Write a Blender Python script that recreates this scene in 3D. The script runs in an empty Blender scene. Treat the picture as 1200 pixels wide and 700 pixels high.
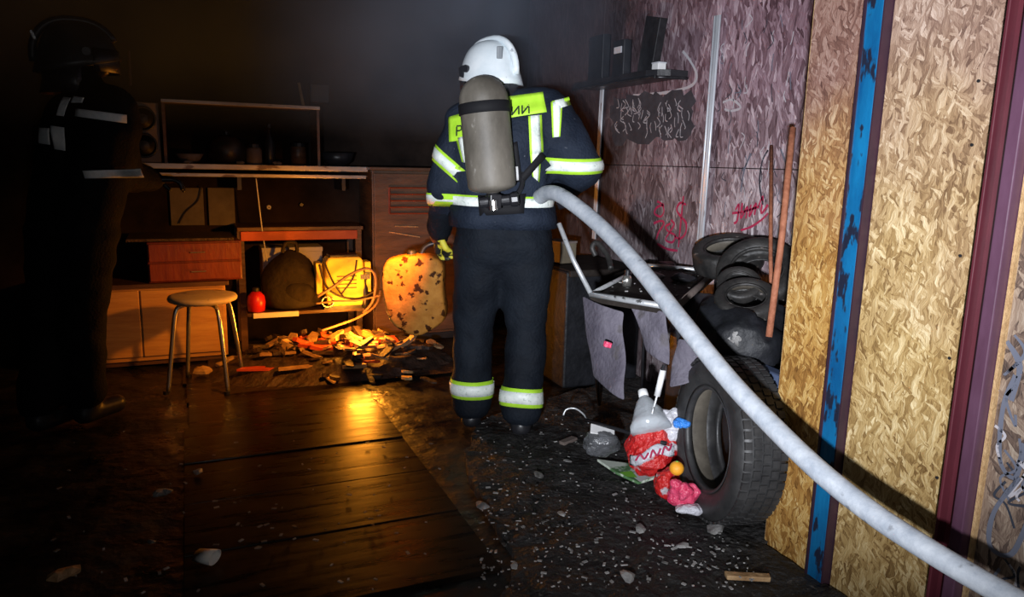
import bpy, bmesh, math, random
from mathutils import Vector, Matrix, noise
from mathutils.bvhtree import BVHTree
random.seed(7)
PI = math.pi
SC = bpy.context.scene
COL = SC.collection
# ------------------------------------------------------------------ camera
F, H = 870.0, 1.25
YAW, PITCH, ROLL = math.radians(23.6), math.radians(10.5), math.radians(1.4)
CPOS = Vector((0, 0, H))
FWD = Vector((math.sin(YAW)*math.cos(PITCH), math.cos(YAW)*math.cos(PITCH), -math.sin(PITCH)))
R0 = Vector((math.cos(YAW), -math.sin(YAW), 0)); U0 = R0.cross(FWD)
RT = math.cos(ROLL)*R0 + math.sin(ROLL)*U0
UP = math.cos(ROLL)*U0 - math.sin(ROLL)*R0
cd = bpy.data.cameras.new('camera'); cam = bpy.data.objects.new('camera', cd); COL.objects.link(cam)
cd.sensor_width = 36; cd.lens = 36*F/1200; cd.clip_start = 0.02; cd.clip_end = 100
cam.matrix_world = Matrix(((RT.x, UP.x, -FWD.x, 0), (RT.y, UP.y, -FWD.y, 0), (RT.z, UP.z, -FWD.z, H), (0, 0, 0, 1)))
SC.camera = cam
# ------------------------------------------------------------------ world, exposure, lamps
w = bpy.data.worlds.new('night'); SC.world = w; w.use_nodes = True
w.node_tree.nodes['Background'].inputs[0].default_value = (0.35, 0.45, 0.7, 1)
w.node_tree.nodes['Background'].inputs[1].default_value = 0.006
SC.view_settings.view_transform = 'Standard'; SC.view_settings.look = 'None'
SC.view_settings.gamma = 1; SC.view_settings.exposure = 0.0; SC.view_settings.use_curve_mapping = False

def spot(name, loc, target, power, color, angle, blend, size):
    l = bpy.data.lights.new(name, 'SPOT'); o = bpy.data.objects.new(name, l); COL.objects.link(o)
    l.energy = power; l.color = color; l.spot_size = math.radians(angle); l.spot_blend = blend; l.shadow_soft_size = size
    o.location = loc; o.rotation_euler = (Vector(target)-Vector(loc)).to_track_quat('-Z', 'Y').to_euler()
    return o
flood = spot('flood_lamp', (-0.60, -0.68, 1.10), (2.25, 2.95, 1.34), 1080, (0.90, 0.93, 1.0), 55, 1.0, 0.04)
torch = spot('torch_lamp', (0.93, 3.22, 1.0), (0.52, 4.5, 0.22), 95, (1.0, 0.32, 0.022), 84, 1.0, 0.03)
def point(name, loc, power, color, size):
    l = bpy.data.lights.new(name, 'POINT'); o = bpy.data.objects.new(name, l); COL.objects.link(o)
    l.energy = power; l.color = color; l.shadow_soft_size = size; o.location = loc; return o
flash = point('phone_flash', (0.05, 0.02, 1.2), 9, (0.95, 0.97, 1.0), 0.01)
fire = point('fire_glow', (0.92, 4.36, 0.27), 26, (1.0, 0.33, 0.025), 0.08)
# ------------------------------------------------------------------ pixel rays (1200x700) to points at real depth
def ray(px, py): return FWD + (px-600)/F*RT + (350-py)/F*UP
def at_z(px, py, z=0.0): d = ray(px, py); return CPOS + d*((z-H)/d.z)
def at_x(px, py, x): d = ray(px, py); return CPOS + d*(x/d.x)
def at_y(px, py, y): d = ray(px, py); return CPOS + d*(y/d.y)
def at_d(px, py, t): return CPOS + ray(px, py)*t
HD = Vector((math.sin(YAW), math.cos(YAW), 0))
# ------------------------------------------------------------------ materials
def mat(name, c1, c2=None, rough=0.6, metal=0.0, scale=12, bump=0.0, bscale=None, stretch=(1, 1, 1), spec=0.5, lo=0.35, hi=0.65,
        c3=None, s3=40, t3=0.62, rough2=None, sheen=0, trans=0, alpha=1, coat=0):
    m = bpy.data.materials.new(name); m.use_nodes = True
    nt = m.node_tree; N = nt.nodes; L = nt.links
    b = N['Principled BSDF']
    b.inputs['Roughness'].default_value = rough; b.inputs['Metallic'].default_value = metal
    b.inputs['Specular IOR Level'].default_value = spec
    b.inputs['Transmission Weight'].default_value = trans; b.inputs['Alpha'].default_value = alpha
    b.inputs['Coat Weight'].default_value = coat; b.inputs['Coat Roughness'].default_value = 0.15
    b.inputs['Base Color'].default_value = (*c1, 1)
    if c2 is None and not bump: return m
    tc = N.new('ShaderNodeTexCoord'); mp = N.new('ShaderNodeMapping'); mp.inputs['Scale'].default_value = stretch
    L.new(tc.outputs['Object'], mp.inputs[0])
    if c2 is not None:
        n = N.new('ShaderNodeTexNoise'); n.inputs['Scale'].default_value = scale; n.inputs['Detail'].default_value = 8
        n.inputs['Roughness'].default_value = 0.65
        L.new(mp.outputs[0], n.inputs['Vector'])
        r = N.new('ShaderNodeValToRGB'); r.color_ramp.elements[0].color = (*c1, 1); r.color_ramp.elements[1].color = (*c2, 1)
        r.color_ramp.elements[0].position = lo; r.color_ramp.elements[1].position = hi
        L.new(n.outputs['Fac'], r.inputs[0]); out = r.outputs[0]
        if c3 is not None:
            n3 = N.new('ShaderNodeTexNoise'); n3.inputs['Scale'].default_value = s3; n3.inputs['Detail'].default_value = 5
            L.new(mp.outputs[0], n3.inputs['Vector'])
            r3 = N.new('ShaderNodeValToRGB'); r3.color_ramp.elements[0].position = t3; r3.color_ramp.elements[1].position = t3+0.05
            L.new(n3.outputs['Fac'], r3.inputs[0])
            mx = N.new('ShaderNodeMixRGB'); mx.inputs[2].default_value = (*c3, 1)
            L.new(r3.outputs[0], mx.inputs[0]); L.new(out, mx.inputs[1]); out = mx.outputs[0]
        L.new(out, b.inputs['Base Color'])
        if rough2 is not None:
            rr = N.new('ShaderNodeMapRange'); rr.inputs[1].default_value = 0.35; rr.inputs[2].default_value = 0.65
            rr.inputs[3].default_value = rough; rr.inputs[4].default_value = rough2
            L.new(n.outputs['Fac'], rr.inputs[0]); L.new(rr.outputs[0], b.inputs['Roughness'])
    if bump:
        nb = N.new('ShaderNodeTexNoise'); nb.inputs['Scale'].default_value = bscale or scale*3; nb.inputs['Detail'].default_value = 6
        L.new(mp.outputs[0], nb.inputs['Vector'])
        bp = N.new('ShaderNodeBump'); bp.inputs['Strength'].default_value = bump; bp.inputs['Distance'].default_value = 0.02
        L.new(nb.outputs['Fac'], bp.inputs['Height']); L.new(bp.outputs[0], b.inputs['Normal'])
    return m

def osb(name, pal, tint=None, tint_z=(0.6, 1.9), tint_amt=0.0, scale=1.0, ramp2=None, sootx=None, bump=0.35, angs=(4, 26, -24, 58, -8)):
    """strand board: three layers of long flakes turned to different angles; pal = dark, mid, light, pale"""
    m = bpy.data.materials.new(name); m.use_nodes = True
    nt = m.node_tree; N = nt.nodes; L = nt.links; b = N['Principled BSDF']
    b.inputs['Roughness'].default_value = 0.62; b.inputs['Specular IOR Level'].default_value = 0.25
    tc = N.new('ShaderNodeTexCoord')
    wn = N.new('ShaderNodeTexNoise'); wn.inputs['Scale'].default_value = 14*scale; wn.inputs['Detail'].default_value = 5
    L.new(tc.outputs['Object'], wn.inputs['Vector'])
    wv = N.new('ShaderNodeVectorMath'); wv.operation = 'MULTIPLY_ADD'; wv.inputs[1].default_value = (0.04, 0.04, 0.04)
    L.new(wn.outputs['Color'], wv.inputs[0]); L.new(tc.outputs['Object'], wv.inputs[2])
    layers = []
    for k, ang in enumerate(angs):
        mr = N.new('ShaderNodeMapping'); mr.inputs['Rotation'].default_value = (math.radians(ang), 0, 0)
        mr.inputs['Location'].default_value = (0, k*3.3, k*1.7)
        L.new(wv.outputs[0], mr.inputs[0])
        mp = N.new('ShaderNodeMapping'); mp.inputs['Scale'].default_value = (1, (95, 60, 70, 85, 52)[k]*scale, (17, 14, 15, 20, 12)[k]*scale)
        L.new(mr.outputs[0], mp.inputs[0])
        v = N.new('ShaderNodeTexVoronoi'); v.inputs['Scale'].default_value = 1.0; v.inputs['Randomness'].default_value = 1
        L.new(mp.outputs[0], v.inputs['Vector'])
        sp = N.new('ShaderNodeSeparateColor'); L.new(v.outputs['Color'], sp.inputs[0])
        fm = N.new('ShaderNodeMapping'); fm.inputs['Scale'].default_value = (1, 300, 26); L.new(mr.outputs[0], fm.inputs[0])
        fn = N.new('ShaderNodeTexNoise'); fn.inputs['Scale'].default_value = 1; fn.inputs['Detail'].default_value = 3; L.new(fm.outputs[0], fn.inputs['Vector'])
        f1_ = N.new('ShaderNodeMath'); f1_.operation = 'MULTIPLY_ADD'; f1_.inputs[1].default_value = 1.1; f1_.inputs[2].default_value = -0.55; L.new(fn.outputs['Fac'], f1_.inputs[0])
        dd = N.new('ShaderNodeMath'); dd.operation = 'MULTIPLY_ADD'; dd.inputs[1].default_value = -0.35; L.new(v.outputs['Distance'], dd.inputs[0]); L.new(f1_.outputs[0], dd.inputs[2])
        ad_ = N.new('ShaderNodeMath'); L.new(dd.outputs[0], ad_.inputs[0]); L.new(sp.outputs[0], ad_.inputs[1])
        layers.append((ad_.outputs[0], sp))
    val = layers[0][0]
    for k in range(1, 5):
        gt = N.new('ShaderNodeMath'); gt.operation = 'GREATER_THAN'; gt.inputs[1].default_value = (0.55, 0.62, 0.7, 0.8)[k-1]
        L.new(layers[k][1].outputs[1], gt.inputs[0])
        mx = N.new('ShaderNodeMix'); L.new(gt.outputs[0], mx.inputs[0]); L.new(val, mx.inputs[2]); L.new(layers[k][0], mx.inputs[3])
        val = mx.outputs[0]
    # fine grain along the strands
    gm = N.new('ShaderNodeMapping'); gm.inputs['Scale'].default_value = (1, 260, 30); L.new(wv.outputs[0], gm.inputs[0])
    gn = N.new('ShaderNodeTexNoise'); gn.inputs['Scale'].default_value = 1; gn.inputs['Detail'].default_value = 4; L.new(gm.outputs[0], gn.inputs['Vector'])
    big = N.new('ShaderNodeTexNoise'); big.inputs['Scale'].default_value = 3.2*scale; big.inputs['Detail'].default_value = 4
    L.new(tc.outputs['Object'], big.inputs['Vector'])
    a1 = N.new('ShaderNodeMath'); a1.operation = 'MULTIPLY_ADD'; a1.inputs[1].default_value = 0.7; L.new(gn.outputs['Fac'], a1.inputs[0]); L.new(val, a1.inputs[2])
    a2 = N.new('ShaderNodeMath'); a2.operation = 'MULTIPLY_ADD'; a2.inputs[1].default_value = 1.1; L.new(big.outputs['Fac'], a2.inputs[0]); L.new(a1.outputs[0], a2.inputs[2])
    a3 = N.new('ShaderNodeMapRange'); a3.inputs[1].default_value = 0.5; a3.inputs[2].default_value = 2.05; L.new(a2.outputs[0], a3.inputs[0])
    def ramp(p):
        r = N.new('ShaderNodeValToRGB'); e = r.color_ramp.elements
        e[0].position = 0.0; e[0].color = (*p[0], 1); e[1].position = 1.0; e[1].color = (*p[3], 1)
        q = e.new(0.36); q.color = (*p[1], 1); q = e.new(0.66); q.color = (*p[2], 1)
        L.new(a3.outputs[0], r.inputs[0]); return r.outputs[0]
    out = ramp(pal)
    if ramp2 is not None:                       # patchy tint rising with height; paints coloured light and haze into the boards
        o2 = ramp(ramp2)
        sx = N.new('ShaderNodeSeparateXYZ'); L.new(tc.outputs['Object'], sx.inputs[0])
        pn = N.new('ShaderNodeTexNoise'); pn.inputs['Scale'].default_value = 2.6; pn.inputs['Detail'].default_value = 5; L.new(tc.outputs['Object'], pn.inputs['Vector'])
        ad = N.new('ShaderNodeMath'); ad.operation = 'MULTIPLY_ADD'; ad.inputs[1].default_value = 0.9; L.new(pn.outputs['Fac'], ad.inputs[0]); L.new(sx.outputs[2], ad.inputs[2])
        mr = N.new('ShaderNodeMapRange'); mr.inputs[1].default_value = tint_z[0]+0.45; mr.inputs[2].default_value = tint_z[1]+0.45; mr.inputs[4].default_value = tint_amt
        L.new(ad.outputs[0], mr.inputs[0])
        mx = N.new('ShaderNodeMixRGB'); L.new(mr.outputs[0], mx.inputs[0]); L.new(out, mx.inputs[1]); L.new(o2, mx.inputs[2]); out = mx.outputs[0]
    if sootx is not None:                       # soot film that clings towards the burnt end of the room
        sx2 = N.new('ShaderNodeSeparateXYZ'); L.new(tc.outputs['Object'], sx2.inputs[0])
        pn2 = N.new('ShaderNodeTexNoise'); pn2.inputs['Scale'].default_value = 3.5; pn2.inputs['Detail'].default_value = 6; L.new(tc.outputs['Object'], pn2.inputs['Vector'])
        ad2 = N.new('ShaderNodeMath'); ad2.operation = 'MULTIPLY_ADD'; ad2.inputs[1].default_value = 1.4; L.new(pn2.outputs['Fac'], ad2.inputs[0]); L.new(sx2.outputs[1], ad2.inputs[2])
        mr2 = N.new('ShaderNodeMapRange'); mr2.inputs[1].default_value = sootx[0]+0.7; mr2.inputs[2].default_value = sootx[1]+0.7; mr2.inputs[4].default_value = sootx[2]
        L.new(ad2.outputs[0], mr2.inputs[0])
        mx2 = N.new('ShaderNodeMixRGB'); mx2.inputs[2].default_value = (0.022, 0.014, 0.013, 1)
        L.new(mr2.outputs[0], mx2.inputs[0]); L.new(out, mx2.inputs[1]); out = mx2.outputs[0]
    L.new(out, b.inputs['Base Color'])
    bp = N.new('ShaderNodeBump'); bp.inputs['Strength'].default_value = bump; bp.inputs['Distance'].default_value = 0.006
    L.new(a2.outputs[0], bp.inputs['Height']); L.new(bp.outputs[0], b.inputs['Normal'])
    return m

M = {}
M['osb'] = osb('strand_board', ((0.14, 0.075, 0.024), (0.31, 0.195, 0.07), (0.44, 0.305, 0.13), (0.66, 0.53, 0.30)), scale=1.35,
               ramp2=((0.10, 0.055, 0.045), (0.22, 0.135, 0.105), (0.32, 0.215, 0.17), (0.50, 0.38, 0.32)), tint_z=(0.8, 1.6), tint_amt=0.9)
M['osb_rust'] = osb('strand_board_orange', ((0.13, 0.055, 0.012), (0.31, 0.15, 0.035), (0.44, 0.255, 0.072), (0.64, 0.47, 0.21)), scale=1.35,
               ramp2=((0.075, 0.035, 0.03), (0.16, 0.08, 0.065), (0.22, 0.125, 0.105), (0.33, 0.22, 0.19)), tint_z=(0.9, 1.65), tint_amt=0.95)
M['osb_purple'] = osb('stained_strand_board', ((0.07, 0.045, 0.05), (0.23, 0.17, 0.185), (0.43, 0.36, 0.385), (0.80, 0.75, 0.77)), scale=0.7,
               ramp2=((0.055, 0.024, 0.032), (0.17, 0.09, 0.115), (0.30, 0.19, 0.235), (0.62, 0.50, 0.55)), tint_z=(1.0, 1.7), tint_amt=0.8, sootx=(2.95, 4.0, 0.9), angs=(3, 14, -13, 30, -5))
M['osb_dirty'] = osb('soot_marked_strand_board', ((0.05, 0.035, 0.03), (0.15, 0.10, 0.075), (0.26, 0.19, 0.14), (0.4, 0.33, 0.26)), scale=0.8)
M['edge'] = mat('board_edge', (0.36, 0.21, 0.09), (0.5, 0.33, 0.16), rough=0.8, scale=60, bump=0.3)
M['blue'] = mat('chipped_blue_paint', (0.003, 0.06, 0.17), (0.006, 0.14, 0.31), rough=0.35, scale=9, c3=(0.012, 0.015, 0.03), s3=34, t3=0.55, bump=0.15, stretch=(1, 1, 0.35))
M['blue_side'] = mat('dark_post_flank', (0.018, 0.010, 0.02), (0.04, 0.014, 0.025), rough=0.5, scale=14, stretch=(1, 1, 0.3))  # near-black flank colour, darker than the blue front face
M['maroon'] = mat('maroon_steel_paint', (0.06, 0.010, 0.017), (0.10, 0.018, 0.026), rough=0.42, scale=7, stretch=(1, 1, 0.3), bump=0.1)
M['purple'] = mat('purple_steel_paint', (0.06, 0.022, 0.04), (0.11, 0.05, 0.085), rough=0.4, scale=6, stretch=(1, 1, 0.3), bump=0.1)
M['steel'] = mat('pale_galvanised_steel', (0.55, 0.58, 0.64), (0.76, 0.79, 0.84), rough=0.42, metal=0.35, scale=20, stretch=(1, 1, 0.2), c3=(0.25, 0.2, 0.2), s3=30, t3=0.66)
M['rust_rod'] = mat('rusty_rod_steel', (0.24, 0.075, 0.035), (0.4, 0.15, 0.08), rough=0.75, scale=25, bump=0.2)
M['hose'] = mat('pale_woven_hose', (0.30, 0.335, 0.385), (0.46, 0.49, 0.53), rough=0.6, scale=22, c3=(0.17, 0.18, 0.20), s3=16, t3=0.63, bump=0.10, bscale=60)
M['floor'] = mat('wet_sooty_concrete', (0.006, 0.005, 0.0045), (0.022, 0.018, 0.016), rough=0.22, rough2=0.65, scale=5, bump=0.6, bscale=14)
M['soot'] = mat('charred_ground', (0.007, 0.0065, 0.0065), (0.03, 0.028, 0.027), rough=0.40, rough2=0.9, scale=16, bump=0.9, bscale=45, c3=(0.075, 0.068, 0.062), s3=70, t3=0.63)
M['board'] = mat('wet_charred_plank', (0.006, 0.0045, 0.004), (0.024, 0.015, 0.010), rough=0.22, rough2=0.42, scale=5, stretch=(0.5, 4, 1), bump=0.06, bscale=5, spec=0.12)
M['ceil'] = mat('sooty_ceiling', (0.012, 0.009, 0.009), (0.03, 0.022, 0.022), rough=0.9, scale=3)
M['wallb'] = mat('sooty_back_wall', (0.008, 0.005, 0.004), (0.030, 0.019, 0.015), spec=0.15, rough=0.8, scale=3, bump=0.3)
M['black'] = mat('black_plastic', (0.010, 0.010, 0.012), (0.022, 0.022, 0.026), rough=0.38, scale=8, bump=0.1)
M['blackm'] = mat('black_painted_metal', (0.014, 0.014, 0.016), (0.03, 0.03, 0.034), rough=0.35, scale=20, metal=0.3)
M['rubber'] = mat('black_rubber', (0.016, 0.016, 0.017), (0.038, 0.037, 0.037), rough=0.42, rough2=0.6, scale=9, bump=0.15)
M['dusty'] = mat('ash_dusted_rubber', (0.010, 0.010, 0.010), (0.034, 0.031, 0.029), rough=0.55, scale=14, bump=0.2, c3=(0.14, 0.12, 0.11), s3=30, t3=0.66)
M['inner'] = mat('brown_dust_inside_tyre', (0.07, 0.06, 0.048), (0.16, 0.14, 0.11), rough=0.5, scale=6, bump=0.2)
M['turnout'] = mat('navy_turnout_cloth', (0.008, 0.012, 0.022), (0.020, 0.028, 0.046), spec=0.15, rough=0.72, scale=5, bump=0.35, bscale=90, c3=(0.09, 0.10, 0.12), s3=38, t3=0.70)
M['turnout2'] = mat('dark_turnout_cloth', (0.003, 0.003, 0.004), (0.007, 0.007, 0.008), spec=0.15, rough=0.8, scale=6, bump=0.3, bscale=90)  # second firefighter's cloth, a darker copy of the turnout colour
M['trouser'] = mat('blue_black_trouser_cloth', (0.004, 0.0055, 0.009), (0.010, 0.014, 0.021), spec=0.15, rough=0.75, scale=4, bump=0.3, bscale=70)
M['lime'] = mat('fluorescent_lime_cloth', (0.42, 0.78, 0.03), (0.52, 0.90, 0.05), rough=0.6, scale=20, c3=(0.3, 0.45, 0.06), s3=26, t3=0.68)
M['silver'] = mat('silver_reflective_tape', (0.72, 0.80, 0.74), (0.92, 0.96, 0.92), rough=0.45, scale=26, c3=(0.55, 0.62, 0.56), s3=60, t3=0.62, bump=0.15)
M['silver2'] = mat('smoke_dulled_reflective_tape', (0.7, 0.76, 0.78), (0.92, 0.95, 0.95), rough=0.45, scale=26, bump=0.15)
M['letter'] = mat('black_lettering', (0.02, 0.03, 0.02), rough=0.7)
M['helmet'] = mat('white_helmet_shell', (0.64, 0.72, 0.76), (0.84, 0.89, 0.91), rough=0.3, scale=7, c3=(0.36, 0.38, 0.4), s3=22, t3=0.66, coat=0.3)
M['helmet2'] = mat('dark_helmet_shell', (0.015, 0.015, 0.015), (0.03, 0.03, 0.03), rough=0.4, scale=7)  # near-black shell for the second firefighter's helmet
M['grey'] = mat('grey_sticker', (0.22, 0.24, 0.26), rough=0.5)
M['tank'] = mat('grey_brown_composite_cylinder', (0.09, 0.08, 0.065), (0.19, 0.17, 0.14), rough=0.55, scale=6, c3=(0.30, 0.28, 0.25), s3=24, t3=0.68, bump=0.1, stretch=(1, 1, 0.5))
M['strap'] = mat('black_webbing', (0.012, 0.012, 0.014), spec=0.15, rough=0.7)
M['glove_y'] = mat('yellow_glove_leather', (0.62, 0.55, 0.04), (0.8, 0.7, 0.06), rough=0.6, scale=20, c3=(0.015, 0.014, 0.012), s3=22, t3=0.5)
M['skin'] = mat('skin', (0.45, 0.27, 0.2), rough=0.6)
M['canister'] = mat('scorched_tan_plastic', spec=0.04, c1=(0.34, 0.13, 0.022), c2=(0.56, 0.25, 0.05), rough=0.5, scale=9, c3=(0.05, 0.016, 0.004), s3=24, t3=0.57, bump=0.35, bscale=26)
M['stoolseat'] = mat('worn_pale_stool_seat', (0.60, 0.48, 0.30), (0.8, 0.68, 0.46), rough=0.45, scale=8, c3=(0.12, 0.07, 0.04), s3=9, t3=0.6)
M['chrome'] = mat('dull_chrome_tube', (0.72, 0.70, 0.66), rough=0.25, metal=0.9)
M['wood'] = mat('varnished_cabinet_wood', (0.46, 0.24, 0.085), (0.62, 0.37, 0.14), rough=0.4, scale=3, stretch=(1, 1, 9), bump=0.1)
M['wood_dk'] = mat('smoke_darkened_wood', (0.055, 0.027, 0.014), (0.12, 0.06, 0.03), rough=0.45, scale=4, stretch=(1, 1, 5), bump=0.2)
M['redwood'] = mat('red_brown_lacquered_wood', (0.13, 0.022, 0.009), (0.21, 0.042, 0.016), rough=0.35, scale=4, stretch=(4, 1, 1), bump=0.15)
M['red'] = mat('red_plastic', (0.55, 0.015, 0.02), rough=0.35)
M['redboard'] = mat('red_painted_board', (0.38, 0.05, 0.015), (0.5, 0.09, 0.03), rough=0.5, scale=8)
M['alu'] = mat('aluminium_edging', (0.30, 0.28, 0.27), (0.46, 0.44, 0.42), rough=0.35, metal=0.3, scale=16, stretch=(0.3, 1, 1), c3=(0.14, 0.1, 0.08), s3=20, t3=0.6)
M['speaker'] = mat('grey_brown_speaker_veneer', (0.13, 0.10, 0.09), (0.2, 0.16, 0.14), rough=0.6, scale=12)
M['beige'] = mat('smoke_stained_beige_panel', (0.09, 0.075, 0.05), (0.19, 0.16, 0.11), rough=0.6, scale=5)
M['white'] = mat('off_white_plastic', (0.66, 0.66, 0.66), (0.78, 0.78, 0.78), rough=0.4, scale=15)
M['greyw'] = mat('pale_grey_enamel', (0.42, 0.43, 0.46), (0.55, 0.56, 0.6), rough=0.4, scale=9)
M['yellow'] = mat('yellow_plastic', (0.85, 0.60, 0.05), (0.95, 0.72, 0.1), rough=0.4, scale=10)
M['bag'] = mat('black_bag_cloth', (0.014, 0.011, 0.010), (0.03, 0.024, 0.02), spec=0.15, rough=0.7, scale=8, bump=0.4)
M['sack'] = mat('dull_black_sack_film', (0.005, 0.0055, 0.007), (0.013, 0.014, 0.018), rough=0.55, scale=9, bump=0.3, spec=0.3)
M['cable'] = mat('brown_cable_rubber', (0.16, 0.09, 0.05), (0.26, 0.16, 0.09), rough=0.5, scale=30)
M['dcable'] = mat('dark_cable_rubber', (0.02, 0.015, 0.012), rough=0.45)
M['char'] = mat('charred_wood', (0.02, 0.013, 0.010), (0.08, 0.045, 0.03), rough=0.6, scale=20, bump=0.5)
M['splint'] = mat('splintered_pale_wood', (0.26, 0.14, 0.06), (0.50, 0.32, 0.16), rough=0.6, scale=20, bump=0.3)
M['paper'] = mat('scorched_paper', (0.38, 0.22, 0.08), (0.72, 0.5, 0.24), rough=0.7, scale=15)
M['redscrap'] = mat('red_plastic_scrap', (0.5, 0.05, 0.02), (0.62, 0.11, 0.04), rough=0.35, scale=15)
M['chip'] = mat('pale_ash_flake', (0.06, 0.058, 0.055), (0.42, 0.41, 0.40), rough=0.6, scale=7, lo=0.4, hi=0.62)
M['fabric'] = mat('sooty_grey_fabric', (0.068, 0.060, 0.082), (0.14, 0.128, 0.158), rough=0.8, scale=5, bump=0.4, bscale=60, c3=(0.09, 0.08, 0.09), s3=11, t3=0.62)
M['silvertube'] = mat('scratched_silver_tube', (0.5, 0.52, 0.54), (0.68, 0.7, 0.72), rough=0.35, metal=0.5, scale=20, c3=(0.1, 0.1, 0.1), s3=30, t3=0.62)
M['pet'] = mat('clear_bottle_plastic', (0.62, 0.66, 0.7), rough=0.15, trans=0.35, bump=0.3, bscale=30)
M['clear'] = mat('clouded_clear_film', (0.05, 0.052, 0.055), (0.30, 0.31, 0.33), rough=0.2, trans=0.6, scale=9, bump=0.6, bscale=30)
M['bagprint'] = mat('crumpled_red_white_film', (0.45, 0.010, 0.014), (0.60, 0.03, 0.025), rough=0.28, scale=16, bump=0.9, bscale=38, c3=(0.55, 0.5, 0.53), s3=15, t3=0.58)
M['bagwhite'] = mat('crumpled_whitish_film', (0.5, 0.5, 0.55), (0.72, 0.72, 0.76), rough=0.25, scale=12, bump=0.8, bscale=36)
M['pink'] = mat('pink_red_wrapper', (0.62, 0.03, 0.09), (0.75, 0.10, 0.2), rough=0.25, scale=20, bump=0.8, bscale=40)
M['orange'] = mat('orange_peel', (0.9, 0.36, 0.02), (0.95, 0.45, 0.04), rough=0.45, scale=30, bump=0.2, bscale=200)
M['green'] = mat('green_white_carton', (0.10, 0.22, 0.09), (0.7, 0.76, 0.66), rough=0.4, scale=9, lo=0.48, hi=0.54)
M['greenleaf'] = mat('green_carton_print', (0.22, 0.55, 0.06), rough=0.4)
M['bluewrap'] = mat('bright_blue_wrapper', (0.03, 0.2, 0.72), (0.08, 0.34, 0.85), rough=0.3, scale=30, bump=0.5)
M['cup'] = mat('crushed_white_cup', (0.74, 0.72, 0.68), (0.82, 0.8, 0.76), rough=0.5, scale=20)
M['graffiti'] = mat('crimson_spray_paint', (0.42, 0.012, 0.075), (0.36, 0.03, 0.08), rough=0.6, scale=40)
M['graffd'] = mat('blackish_spray_paint', (0.03, 0.035, 0.05), rough=0.6)
M['graffw'] = mat('pale_scratched_marks', (0.42, 0.4, 0.43), rough=0.7)
M['graffg'] = mat('grey_blue_spray_paint', (0.12, 0.13, 0.17), rough=0.6)
M['sootpatch'] = mat('black_soot_patch', (0.022, 0.020, 0.026), (0.05, 0.045, 0.055), rough=0.85, scale=9)
def emit(name, c, s):
    m = bpy.data.materials.new(name); m.use_nodes = True; b = m.node_tree.nodes['Principled BSDF']
    b.inputs['Base Color'].default_value = (*c, 1); b.inputs['Emission Color'].default_value = (*c, 1); b.inputs['Emission Strength'].default_value = s
    return m
M['ember'] = emit('glowing_ember', (1.0, 0.30, 0.03), 1.1)
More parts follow.
